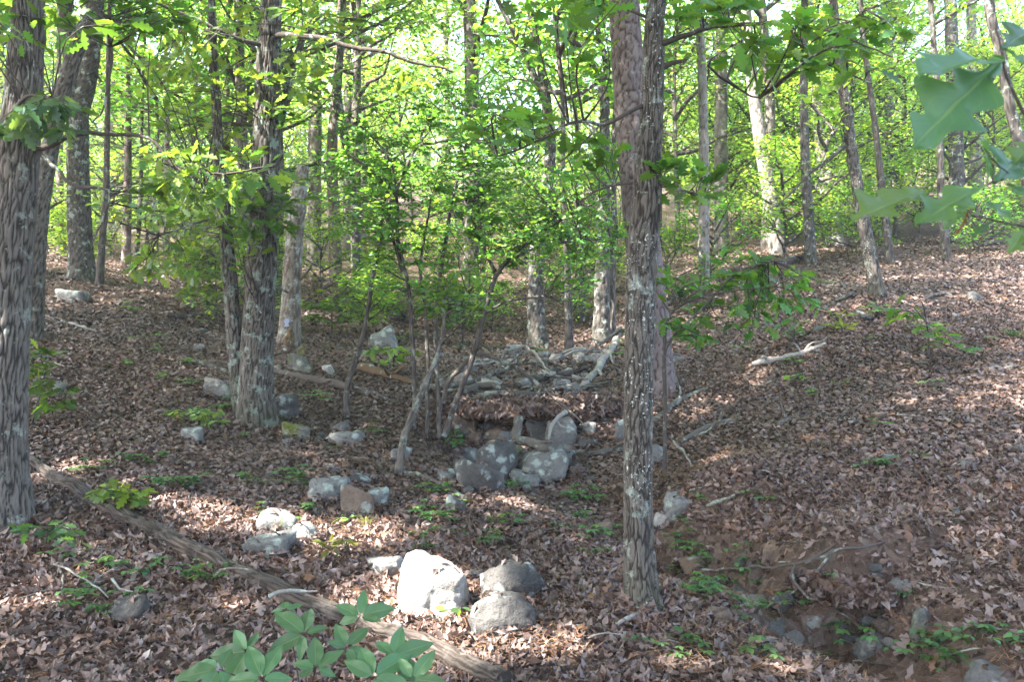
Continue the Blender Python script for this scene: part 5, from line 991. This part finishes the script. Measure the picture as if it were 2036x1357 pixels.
# ------------------------------------------------------------------ debris dam and the overhanging lip of the cut bank
def lip(name, label, cat, pts, r, mat, leaves, leafcol, seed, squash=.8, out_=.14):
    rng = np.random.default_rng(seed); P = np.array([hit(x, y) for x, y in pts]); P[:, 1] -= out_; q = resample(np.column_stack([P, r]), step=.03); b = q[0, :3].copy(); root = thing(name, label, cat, b); n = len(q); seg = 28
    th = np.arange(seg) * 2 * pi / seg; R = q[:, 3][:, None] * (1 + .5 * (vnoise(np.arange(n)[:, None] * .25, np.cos(th)[None] * 2 + 5, seed) - .5) + .35 * (vnoise(np.arange(n)[:, None] * .9, np.sin(th)[None] * 4 + 9, seed + 1) - .5)); R[0] *= .2; R[-1] *= .2
    V = np.stack([np.repeat(q[:, 0:1], seg, 1), q[:, 1:2] + R * np.cos(th) * 1.25, q[:, 2:3] + R * np.sin(th) * squash], -1); i = np.arange(n - 1)[:, None] * seg; j = np.arange(seg)[None]; k = (j + 1) % seg
    mb = MB(); mb.add(V.reshape(-1, 3), np.stack([i + j, i + seg + j, i + seg + k, i + k], -1).reshape(-1, 4)); link('packed_soil', mb.mesh('packed_soil', M[mat], b), root)
    m = leaves; ii = rng.integers(0, n, m); jj = rng.integers(0, seg, m); keep = np.sin(th[jj]) > -.55; ii, jj = ii[keep], jj[keep]; m = len(ii); Pp = V[ii, jj]; Nn = nrm(Pp - q[ii, :3]); lf = MB(); ci = rng.choice(len(LIT_COLS), m, p=LIT_P)
    place(lf, LITTER[seed % 4], Pp + Nn * .008, nrm(rdir(rng, m, .3) - np.array((0, 0, .8)) * (Nn[:, 2:3] < .6)), nrm(Nn + rng.normal(0, .5, (m, 3))), rng.uniform(.05, .11, m), LIT_COLS[ci] * leafcol); tag(link('packed_leaves', lf.mesh('packed_leaves', M['litter'], b), root), kind='stuff')
lip('debris_dam', 'bank of packed leaves and twigs damming the gully above a dark hollow', 'debris', [(905, 806), (950, 812), (1000, 814), (1060, 812), (1120, 812), (1180, 808), (1240, 800)], [.08, .14, .15, .14, .15, .14, .08], 'ground', 1500, .9, 5, .85, .22)
lip('undercut_lip', 'rooty overhanging edge above the dark undercut of the stream bank', 'bank', [(1560, 1150), (1610, 1165), (1660, 1172), (1710, 1172), (1760, 1180)], [.05, .09, .10, .10, .05], 'ground', 500, .9, 6, .7, .10)

# ------------------------------------------------------------------ the many stemmed shrub in the middle
def shrub():
    rng = np.random.default_rng(2000); b = hit(850, 872); Y = b[1]; root = thing('shrub', 'many stemmed shrub with small leaves leaning over the gully stones', 'shrub', b)
    stems = [[(822, 868, 11), (817, 760, 9), (813, 660, 9), (806, 570, 8), (790, 490, 8), (787, 400, 7, .1), (775, 330, 5, .1), (740, 280, 4, .1), (690, 230, 3, .1)],
             [(848, 872, 10), (851, 760, 8), (847, 660, 8), (842, 590, 7), (836, 520, 6), (852, 440, 5, -.1), (860, 360, 4, -.1)],
             [(872, 870, 12), (871, 760, 10), (870, 640, 10), (880, 540, 9), (893, 460, 8), (910, 380, 6), (930, 300, 5, .1), (945, 220, 3, .1)],
             [(884, 868, 14), (910, 790, 13), (936, 710, 12), (958, 630, 12), (975, 575, 11), (990, 535, 10), (1030, 495, 8, -.1), (1090, 450, 7, -.2), (1150, 415, 6, -.3), (1220, 380, 4, -.3)],
             [(985, 540, 8), (965, 500, 7, .1), (945, 450, 6, .1), (930, 400, 4, .2)], [(992, 532, 7), (1050, 500, 6), (1130, 480, 5, .1), (1230, 470, 3, .2)],
             [(800, 540, 6), (770, 440, 6, -.1), (785, 375, 6, -.1), (825, 295, 6, -.1), (860, 285, 5, -.1), (930, 265, 4, -.1), (990, 240, 3, -.1)], [(785, 380, 5, -.1), (740, 340, 4, -.2), (690, 300, 3, -.2)], [(826, 296, 4, -.1), (850, 230, 3), (880, 190, 2)],
             [(958, 630, 6), (1010, 600, 5, -.2), (1080, 590, 4, -.3)], [(871, 640, 5), (905, 615, 4, -.2), (930, 590, 3, -.3)]]
    sk = []
    for st in stems:
        q = resample(path_px(st, Y), step=.04); q[:, :3] += np.cumsum(rng.normal(0, .003, (len(q), 3)), 0); sk.append(q[:, :3]); m1 = MB(); bark_tube(m1, q[:, :3], q[:, 3], 12, .03, 5, .0015, 0, 5, len(sk)); link('stem', m1.mesh('stem', M['stem_bark'], b), root)
    sk = np.concatenate(sk); w = MB(); lf = MB(); sk = sk[sk[:, 2] > px(0, 640, Y)[2]]
    for cx, cy_, rx, ry, n in [(930, 400, 300, 130, 260), (800, 300, 180, 110, 100), (1080, 470, 180, 80, 110), (850, 550, 200, 60, 50), (1040, 330, 160, 90, 100), (930, 210, 200, 70, 80), (1180, 540, 60, 60, 20), (720, 420, 90, 120, 50)]:
        spray(w, lf, sk, rng, targets_px(rng, cx, cy_, rx, ry, Y, .55, n), 20, .058, HEX, (.106, .200, .056), .85, .004, .9, .8, .02)
    tag(link('fine_branching', w.mesh('fine_branching', M['twig'], b), root), kind='stuff'); link('crown', lf.mesh('crown', M['leaf'], b), root)
    for nm, lb, st, bk in [('sapling', 'leaning pale lichened sapling stem in front of the many stemmed shrub', [(793, 948, 15), (797, 900, 15), (806, 860, 15), (826, 810, 14), (846, 766, 12), (866, 715, 10, .1), (880, 650, 8, .2), (884, 560, 6, .2)], 'dead_lichen'), ('sapling', 'thin dark sapling with a crooked elbow beside the straight dark pole', [(690, 832, 13), (687, 780, 11), (694, 742, 11), (714, 690, 10), (728, 640, 9), (740, 560, 9), (752, 500, 8), (760, 430, 6), (772, 360, 5)], 'stem_bark')]:
        b2 = hit(st[0][0], st[0][1]); r2 = thing(nm, lb, 'sapling', b2); q = resample(path_px(st, b2[1]), step=.04); q[:, :3] += np.cumsum(rng.normal(0, .003, (len(q), 3)), 0); m1 = MB(); bark_tube(m1, q[:, :3], q[:, 3], 14, .03, 5, .002, .3, 4, 9); link('stem', m1.mesh('stem', M[bk], b2), r2)
        w = MB(); lf = MB(); spray(w, lf, q[len(q) * 2 // 3:, :3], rng, targets_px(rng, st[-1][0], st[-1][1] + 20, 90, 70, b2[1], .3, 26), 16, .055, HEX, (.106, .200, .056), .85, .004, .9, .8, .02); tag(link('fine_branching', w.mesh('fine_branching', M['twig'], b2), r2), kind='stuff'); link('crown', lf.mesh('crown', M['leaf'], b2), r2)
shrub()

# ------------------------------------------------------------------ saplings and sprigs with leaves of a size one can see
def sapling(label, base, paths, regs, size=.12, col=GREEN, seed=1, name='oak_sapling', tmpl=OAK, cat='sapling', r=5, Y=None):
    rng = np.random.default_rng(2100 + seed); b = hit(*base)
    if Y: b = np.array(((base[0] - CX) / F_PX * Y, Y, 0)); b[2] = ground_at(b[0], Y)
    root = thing(name, label, cat, b); sk = []
    for p in paths:
        q = resample(path_px([(*base, r)] + [(x, y, max(2, r * .7 * (1 - k / (len(p) + 1))), *dy) for k, (x, y, *dy) in enumerate(p)] if p[0] != 'free' else p[1:], b[1]), step=.05); q[0, 2] = min(q[0, 2], b[2]); m1 = MB(); tube(m1, q[:, :3], q[:, 3], 7, (.5, 3, 0)); link('stem', m1.mesh('stem', M['stem_bark'], b), root); sk.append(q[len(q) // 3:, :3])
    sk = np.concatenate(sk); w = MB(); lf = MB()
    for cx, cy_, rx, ry, n, lper in regs: spray(w, lf, sk, rng, targets_px(rng, cx, cy_, rx, ry, b[1], .22, n), lper, size, tmpl, col, .6)
    tag(link('fine_branching', w.mesh('fine_branching', M['twig'], b), root), kind='stuff'); link('crown', lf.mesh('crown', M['leaf'], b), root)
sapling('spreading oak sapling with dark green lobed leaves between the slim oak and the bank', (1322, 790), [[(1322, 700), (1330, 630), (1380, 595, -.2), (1450, 580, -.3), (1540, 570, -.4)], [(1326, 690), (1400, 610, -.2), (1470, 540, -.2), (1540, 520, -.2)]], [(1430, 600, 130, 80, 42, 6), (1550, 585, 100, 65, 30, 6), (1370, 660, 60, 45, 14, 6), (1480, 530, 80, 30, 16, 6)], .115, (.082, .155, .04), 1, r=9, Y=7.6)
sapling('small oak seedling with two leafy tiers by the pale fallen pole', (1578, 690), [[(1578, 660), (1580, 630)]], [(1580, 655, 40, 30, 9, 5)], .11, DEEP, 2, 'oak_seedling', cat='seedling')
sapling('yellow green seedling turning orange beside the two tiered oak seedling', (1675, 668), [[(1672, 645)]], [(1670, 640, 38, 22, 9, 5)], .10, (.15, .17, .03), 3, 'oak_seedling', cat='seedling')
sapling('bright hickory like seedling with long drooping leaves on the open bank', (1850, 720), [[(1845, 660), (1840, 630)], [(1850, 680), (1890, 690)]], [(1800, 622, 50, 20, 8, 4), (1850, 655, 50, 25, 8, 4), (1880, 690, 40, 14, 6, 4)], .15, (.075, .14, .025), 4, 'seedling', cat='seedling')
sapling('small bright sprout low on the open bank', (1590, 762), [[(1588, 752)]], [(1588, 750, 22, 8, 4, 3)], .10, LIME, 5, 'seedling', cat='seedling')
sapling('leafy oak sprig growing against the broad grey oak', (62, 850), [[(75, 800), (90, 740), (95, 700)], [(75, 805), (110, 800), (130, 790)]], [(85, 715, 45, 35, 12, 6), (100, 790, 45, 35, 14, 6), (70, 750, 30, 30, 6, 5)], .12, (.07, .125, .022), 6, 'oak_sapling')
sapling('sunlit yellow green oak seedling beside the fallen log', (235, 1030), [[(238, 1000), (240, 985)]], [(235, 985, 60, 22, 16, 5)], .105, (.10, .16, .025), 7, 'oak_seedling', cat='seedling')
sapling('creeping seedlings with dark leaves at the foot of the broad grey oak', (90, 1090), [[(95, 1060), (110, 1045)]], [(110, 1065, 70, 30, 14, 5)], .085, DEEP, 8, 'seedling', cat='seedling')
sapling('pale yellow green sprout behind the mossy hollow log', (782, 745), [[(782, 715), (780, 700)]], [(775, 708, 45, 25, 14, 6)], .12, LIME, 9, 'oak_seedling', cat='seedling')
sapling('dark green seedling at the edge of the gully boulders', (898, 905), [[(898, 880)]], [(898, 872, 24, 16, 9, 5)], .09, DEEP, 10, 'seedling', cat='seedling')
sapling('leafy seedlings spreading below the twin stemmed oak', (385, 850), [[(385, 835), (400, 828)]], [(395, 830, 62, 14, 22, 6)], .085, LIME, 11, 'seedling', cat='seedling')
sapling('bushy hazel green sapling left of the pale dead trunk', (430, 640), [[(430, 580), (428, 530), (440, 470)]], [(400, 560, 70, 50, 40, 9), (420, 500, 60, 40, 20, 8), (350, 510, 60, 40, 20, 8)], .11, LIME, 12, 'oak_sapling')
sapling('low spreading sapling between the pale dead trunk and the shrub', (660, 670), [[(660, 620), (665, 590)]], [(650, 620, 60, 35, 30, 9), (700, 590, 70, 40, 24, 8)], .10, (.075, .14, .03), 13, 'oak_sapling')
sapling('green sapling in the upper gully behind the shrub stems', (920, 690), [[(920, 640), (915, 600)]], [(910, 620, 90, 45, 40, 9), (820, 600, 80, 40, 30, 8)], .10, (.07, .13, .03), 14, 'oak_sapling')
sapling('yellowish weedy seedling among the needles by the lichen crusted rock', (690, 1110), [[(688, 1085), (690, 1070)]], [(675, 1090, 50, 25, 14, 5)], .06, (.14, .15, .03), 15, 'seedling', tmpl=HEX, cat='seedling')
sapling('bright little seedling beside the three rock cluster', (690, 1042), [[(690, 1030)]], [(688, 1032, 16, 8, 5, 4)], .06, LIME, 16, 'seedling', tmpl=HEX, cat='seedling')
sapling('small light green seedling against the big sunlit boulder', (905, 1232), [[(902, 1212)]], [(902, 1210, 16, 12, 6, 4)], .065, LIME, 17, 'seedling', tmpl=HEX, cat='seedling')
sapling('lime sprout on the edge of the debris dam', (1205, 806), [[(1205, 800)]], [(1205, 800, 18, 10, 6, 4)], .08, (.13, .18, .02), 18, 'seedling', tmpl=HEX, cat='seedling')

# ------------------------------------------------------------------ leaves close enough to be objects of their own
def blade(wfun, nt_=26, nu=5, curl=.10, droop=.15, wave=.03, seed=0, lobes=0):
    rng = np.random.default_rng(seed); t = np.linspace(0, 1, nt_); u = np.linspace(-1, 1, 2 * nu + 1); T, U = np.meshgrid(t, u, indexing='ij'); W = wfun(T, np.sign(U))
    x = U * W; fwd = .05 * np.abs(U) * np.sin(pi * T); y = T + fwd * (1 if lobes else .3); z = curl * np.abs(x) - droop * T ** 2 + wave * np.sin(T * 14 + U * 2 + seed) * np.abs(U)
    n2 = 2 * nu + 1; i = np.arange(nt_ - 1)[:, None] * n2; j = np.arange(n2 - 1)[None]; F = np.stack([i + j, i + j + 1, i + n2 + j + 1, i + n2 + j], -1).reshape(-1, 4)
    return np.stack([x, y, z], -1).reshape(-1, 3), F, np.stack([U.ravel(), T.ravel(), 0 * T.ravel()], -1)
def oak_w(seed):
    r = np.random.default_rng(seed); ph = r.uniform(-.3, .3)
    return lambda T, s: np.maximum(.012, (.10 + .25 * np.sin(pi * np.clip(T, 0, 1) ** 1.35)) * np.sin(pi * np.clip(T * .97 + .02, 0, 1)) ** .45 * (.72 + .28 * np.cos(2 * pi * (3.4 * T - .1 + ph + .10 * s)) + .05 * np.sin(17 * T + 5 * s)))
ovate = lambda T, s: np.maximum(.004, .27 * np.sin(pi * T ** .85) ** .85 * (1 - .25 * T))
OAK_BIG = []
for k in range(4):
    v, f, l = blade(oak_w(k), 80, 6, .25, .12, .035, k, 1); mb = MB(); mb.add(v, f, np.array(((.07, .145, .07), (.08, .155, .07), (.09, .165, .06), (.12, .20, .05))[k]), l); OAK_BIG.append(mb.mesh('leaf', M['leaf_near'], luv=True))  # the yellower last tone paints sunlight into some of the leaves
OVATE = []
for k in range(4):
    v, f, l = blade(ovate, 18, 4, .22, (.10, .18, .05, .14)[k], .02, k); mb = MB(); mb.add(v, f, np.array((.080, .160, .066)) * (1, 1.08, .94, 1.03)[k], l); OVATE.append(mb.mesh('leaf', M['leaf_near'], luv=True))
from mathutils import Matrix
def put_leaf(parent, me, base, tip, normal, name='leaf', origin=None, width=1.):
    d = tip - base; L = np.linalg.norm(d); d = d / L; s = nrm(np.cross(d, normal)); n = np.cross(s, d); o = link(name, me, parent); b = base - np.asarray(origin)
    m = Matrix(((s[0] * L * width, d[0] * L, n[0] * L, b[0]), (s[1] * L * width, d[1] * L, n[1] * L, b[1]), (s[2] * L * width, d[2] * L, n[2] * L, b[2]), (0, 0, 0, 1))); o.matrix_local = m; return o
def near_twig():
    rng = np.random.default_rng(3000); Y = 1.15; o = px(2075, 300, Y); tw = []; root = thing('oak_branch', 'close oak branch with big blue green lobed leaves beside the viewer', 'branch', o)
    for st in [[(2110, 330, 9), (2050, 255, 8), (2020, 200, 7), (1998, 150, 6), (1990, 110, 5), (1975, 60, 3)], [(2110, 330, 8, .05), (2060, 330, 6, .05), (2010, 352, 5, .05), (1960, 372, 4, .03)], [(2110, 470, 6, .15), (2040, 452, 5, .12), (1980, 440, 4, .1), (1930, 428, 3, .1)], [(2010, 352, 3, .05), (1975, 320, 3, .02), (1962, 300, 2, 0)]]:
        q = resample(path_px(st, Y), step=.01); q[:, :3] += np.cumsum(rng.normal(0, .0006, (len(q), 3)), 0); m1 = MB(); tube(m1, q[:, :3], q[:, 3], 10, (.5, 3, 0)); tw.append((q[:, :3], link('twig', m1.mesh('twig', M['twig'], o), root)))
    L = [((1990, 122, 0), (1828, 272, -.05), (.15, -.8, .55), 0), ((1992, 118, 0), (1838, 118, -.08), (0, -.45, .9), 1), ((1962, 368, 0), (1822, 432, -.02), (-.1, -.55, .8), 2), ((1850, 378, .03), (1698, 418, -.02), (-.1, -.5, .85), 3), ((1985, 360, .02), (2030, 300, .1), (.3, -.4, .8), 0), ((1962, 372, .03), (1965, 265, .05), (.8, -.5, .2), 1), ((1920, 425, .06), (1860, 420, .1), (0, -.5, .8), 2), ((2005, 340, .08), (2060, 270, .1), (-.2, -.6, .7), 3), ((1992, 100, .05), (2060, 40, .1), (-.3, -.7, .5), 0), ((1985, 90, .06), (2050, 130, .05), (.2, -.6, .7), 1), ((1975, 440, .1), (1930, 470, .1), (0, -.4, .8), 0), ((2020, 445, .12), (1960, 395, .14), (.2, -.6, .6), 2), ((2040, 450, .12), (2010, 500, .1), (.2, -.5, .7), 3), ((2000, 365, .06), (2050, 390, .02), (0, -.5, .8), 1), ((1940, 400, .1), (1870, 452, .12), (0, -.5, .8), 1)]
    for a, t, n, k in L:
        near = min(tw, key=lambda t_: np.linalg.norm(t_[0] - px(a[0], a[1], Y + a[2]), axis=1).min())[1]
        put_leaf(near, OAK_BIG[k], px(a[0], a[1], Y + a[2]), px(t[0], t[1], Y + t[2]), nrm(np.array(n, float)), origin=o, width=.95)
    d = put_leaf(root, OAK_BIG[1], px(1925, 418, Y + .02), px(1905, 470, Y + .05), nrm(np.array((.6, -.7, .2))), 'dead_leaf', origin=o, width=.4); d['label'] = 'shrivelled brown hanging leaf'
    me = d.data.copy(); c = np.tile(np.array((.15, .05, .025, 1), np.float32), len(me.vertices)); me.attributes['col'].data.foreach_set('color', c); d.data = me
near_twig()
def hickory():
    rng = np.random.default_rng(3100); Y = 2.9; X0 = (610 - CX) / F_PX * Y; o = np.array((X0, Y, ground_at(X0, Y))); root = thing('hickory_seedling', 'foreground hickory seedling with broad ovate leaflets in fans of five', 'seedling', o)
    C = [(716, 1226, 74, .10, -90), (566, 1216, 40, .2, -100), (606, 1262, 84, .05, -150), (690, 1288, 60, .0, -60), (492, 1296, 88, -.05, 175), (782, 1306, 86, -.1, -20), (744, 1346, 90, -.2, -45), (628, 1330, 66, -.15, -100), (436, 1332, 88, -.2, 170), (520, 1350, 80, -.25, -120), (820, 1352, 70, -.2, 0)]
    hub = o + np.array((0, 0, .38)); m1 = MB(); q = resample([(*(o - (0, 0, .05)), .007), (*((o + hub) / 2 + np.array((.02, 0, 0))), .006), (*hub, .005)], step=.02); tube(m1, q[:, :3], q[:, 3], 8, (.5, 3, 0)); link('stem', m1.mesh('stem', M['stem_bark'], o), root)
    for x, y, s, dy, ang in C:
        c = px(x, y, Y + dy); m1 = MB(); q = resample([hub, (hub + c) / 2 + np.array((0, 0, .05)), c], n=10); tube(m1, q, np.linspace(.0035, .0018, 10), 6, (.5, 3, 0)); stalk = link('leaf_stalk', m1.mesh('leaf_stalk', M['stem_bark'], o), root)
        ln = s / F_PX * (Y + dy); out_dir = math.radians(ang); base_n = nrm(np.array((rng.normal(0, .15), -.75 + rng.normal(0, .12), .75)))
        ex = np.array((1., 0, 0)); ey = np.cross(base_n, ex)            # in-leaf axes: right, up the picture
        for k, (da, sc) in enumerate(((0, 1.0), (58, .92), (-58, .92), (118, .66), (-118, .66))):
            a = -out_dir + math.radians(da + rng.normal(0, 7)); d = ex * math.cos(a) + ey * math.sin(a); L = ln * sc * rng.uniform(.68, 1.08); b = c + d * .008
            put_leaf(stalk, OVATE[int(rng.integers(0, 4))], b, b + d * L + base_n * rng.normal(-.008, .012), nrm(base_n + rng.normal(0, .10, 3)), 'leaflet', o, rng.uniform(.9, 1.1))
hickory()

# ------------------------------------------------------------------ creeper, seedlings and grass on the floor
def ground_plants():
    rng = np.random.default_rng(3300); shapes = []
    for k in range(6):
        lf = MB(); n = (4, 6, 3, 8, 5, 7)[k]
        for j in range(n):
            c = np.array((*rng.normal(0, .06, 2), rng.uniform(.03, .11))); a0 = rng.uniform(0, 6.28); m_ = 5 if k % 2 else 3; a = a0 + np.arange(m_) * (2 * pi / (m_ + 1.2)); D = np.stack([np.cos(a), np.sin(a), np.full(m_, -.15)], -1)
            place(lf, HEX, np.repeat(c[None], m_, 0), D, rnorm(rng, m_, .22), rng.uniform(.035, .065, m_), lcol(rng, m_, (.085, .165, .06), .15, .2)); tube(lf, np.array([(0, 0, -.01), c * (.5, .5, .8), c]), np.array([.0018, .0014, .001]), 4, (.05, .07, .03), False)
        shapes.append(lf.mesh('creeper_sprig', M['leaf']))
    Z = [('creeper sprig with small pointed leaves beside the dry stream bed', 1330, 1520, 1000, 1240, 46), ('creeper sprig at the lower end of the dry stream bed', 1500, 1800, 1180, 1330, 22), ('creeper sprig around the smooth grey rock top', 1820, 2030, 1270, 1350, 26), ('green sprig on the mound below the gully boulders', 840, 1250, 950, 1110, 60), ('green sprig on the leafy slope above the fallen log', 150, 680, 900, 1080, 30), ('green sprig in the leaves below the fallen log', 40, 420, 1080, 1260, 24), ('green sprig at the bottom edge beside the sunny leaves', 1250, 1400, 1290, 1350, 9), ('green sprig on the open leafy bank', 1450, 2030, 620, 1000, 26), ('green sprig on the slope by the twin stemmed oak', 250, 760, 620, 900, 40), ('green sprig in the upper hollow', 620, 1250, 600, 720, 46)]
    for lb, xa, xb, ya, yb, n in Z:
        for i in range(int(n * .52)):
            b = hit(rng.uniform(xa, xb), rng.uniform(ya, yb)); s = rng.uniform(.55, 1.1) * (1 + .04 * max(0, b[1] - 6)); o = link('creeper_sprig', shapes[int(rng.integers(0, 6))], None, b + np.array((0, 0, .01))); o.scale = (s, s, s); o.rotation_euler = (0, 0, rng.uniform(0, 6.28)); tag(o, lb, 'plant', lb.replace('sprig', 'sprigs'))
    for x, y, s, lb in [(556, 1062, 1., 'dry pale grass tuft over the lichen crusted rock'), (726, 1046, .6, 'thin grass tuft between the three rock cluster and the sunny straw'), (600, 715, 1.6, 'green grassy tuft beside the mossy flat rock')]:
        b = hit(x, y); mb = MB()
        for j in range(46):
            a = rng.uniform(0, 6.28); L = rng.uniform(.10, .22) * s; d = np.array((math.cos(a), math.sin(a), 0)); p0 = np.array((*rng.normal(0, .015, 2), -.01)); q = resample([p0, p0 + d * L * .25 + np.array((0, 0, L * .6)), p0 + d * L * .8 + np.array((0, 0, L * .55))], n=6); sd = nrm(np.cross(d, (0, 0, 1.))) * .0018
            V = np.concatenate([q - sd * np.linspace(1, .1, 6)[:, None], q + sd * np.linspace(1, .1, 6)[:, None]]); mb.add(V, np.array([(r, r + 6, r + 7, r + 1) for r in range(5)]), np.array((.22, .21, .10)) * rng.uniform(.7, 1.3))
        tag(link('grass_tuft', mb.mesh('grass_tuft', M['leaf']), None, b), lb, 'grass')
ground_plants()

# ------------------------------------------------------------------ humid summer air
def air():
    mb = MB(); x0, x1, y0, y1, z0, z1 = -130, 130, -25, 150, -8, 46
    V = np.array([(x, y, z) for z in (z0, z1) for y in (y0, y1) for x in (x0, x1)], float); F = np.array([(0, 2, 3, 1), (4, 5, 7, 6), (0, 1, 5, 4), (2, 6, 7, 3), (0, 4, 6, 2), (1, 3, 7, 5)])
    m = bpy.data.materials.new('humid_air'); m.use_nodes = True; nt = m.node_tree
    for n in list(nt.nodes): nt.nodes.remove(n)
    v = nt.nodes.new('ShaderNodeVolumePrincipled'); v.inputs['Color'].default_value = (.95, .98, 1, 1); v.inputs['Density'].default_value = 0.0016; v.inputs['Anisotropy'].default_value = .3
    o = nt.nodes.new('ShaderNodeOutputMaterial'); nt.links.new(v.outputs[0], o.inputs['Volume'])
    mb.add(V, F); tag(link('haze', mb.mesh('haze', m, smooth=False)), 'thin pale haze in the air between the trees', 'haze', None, 'stuff')
air()
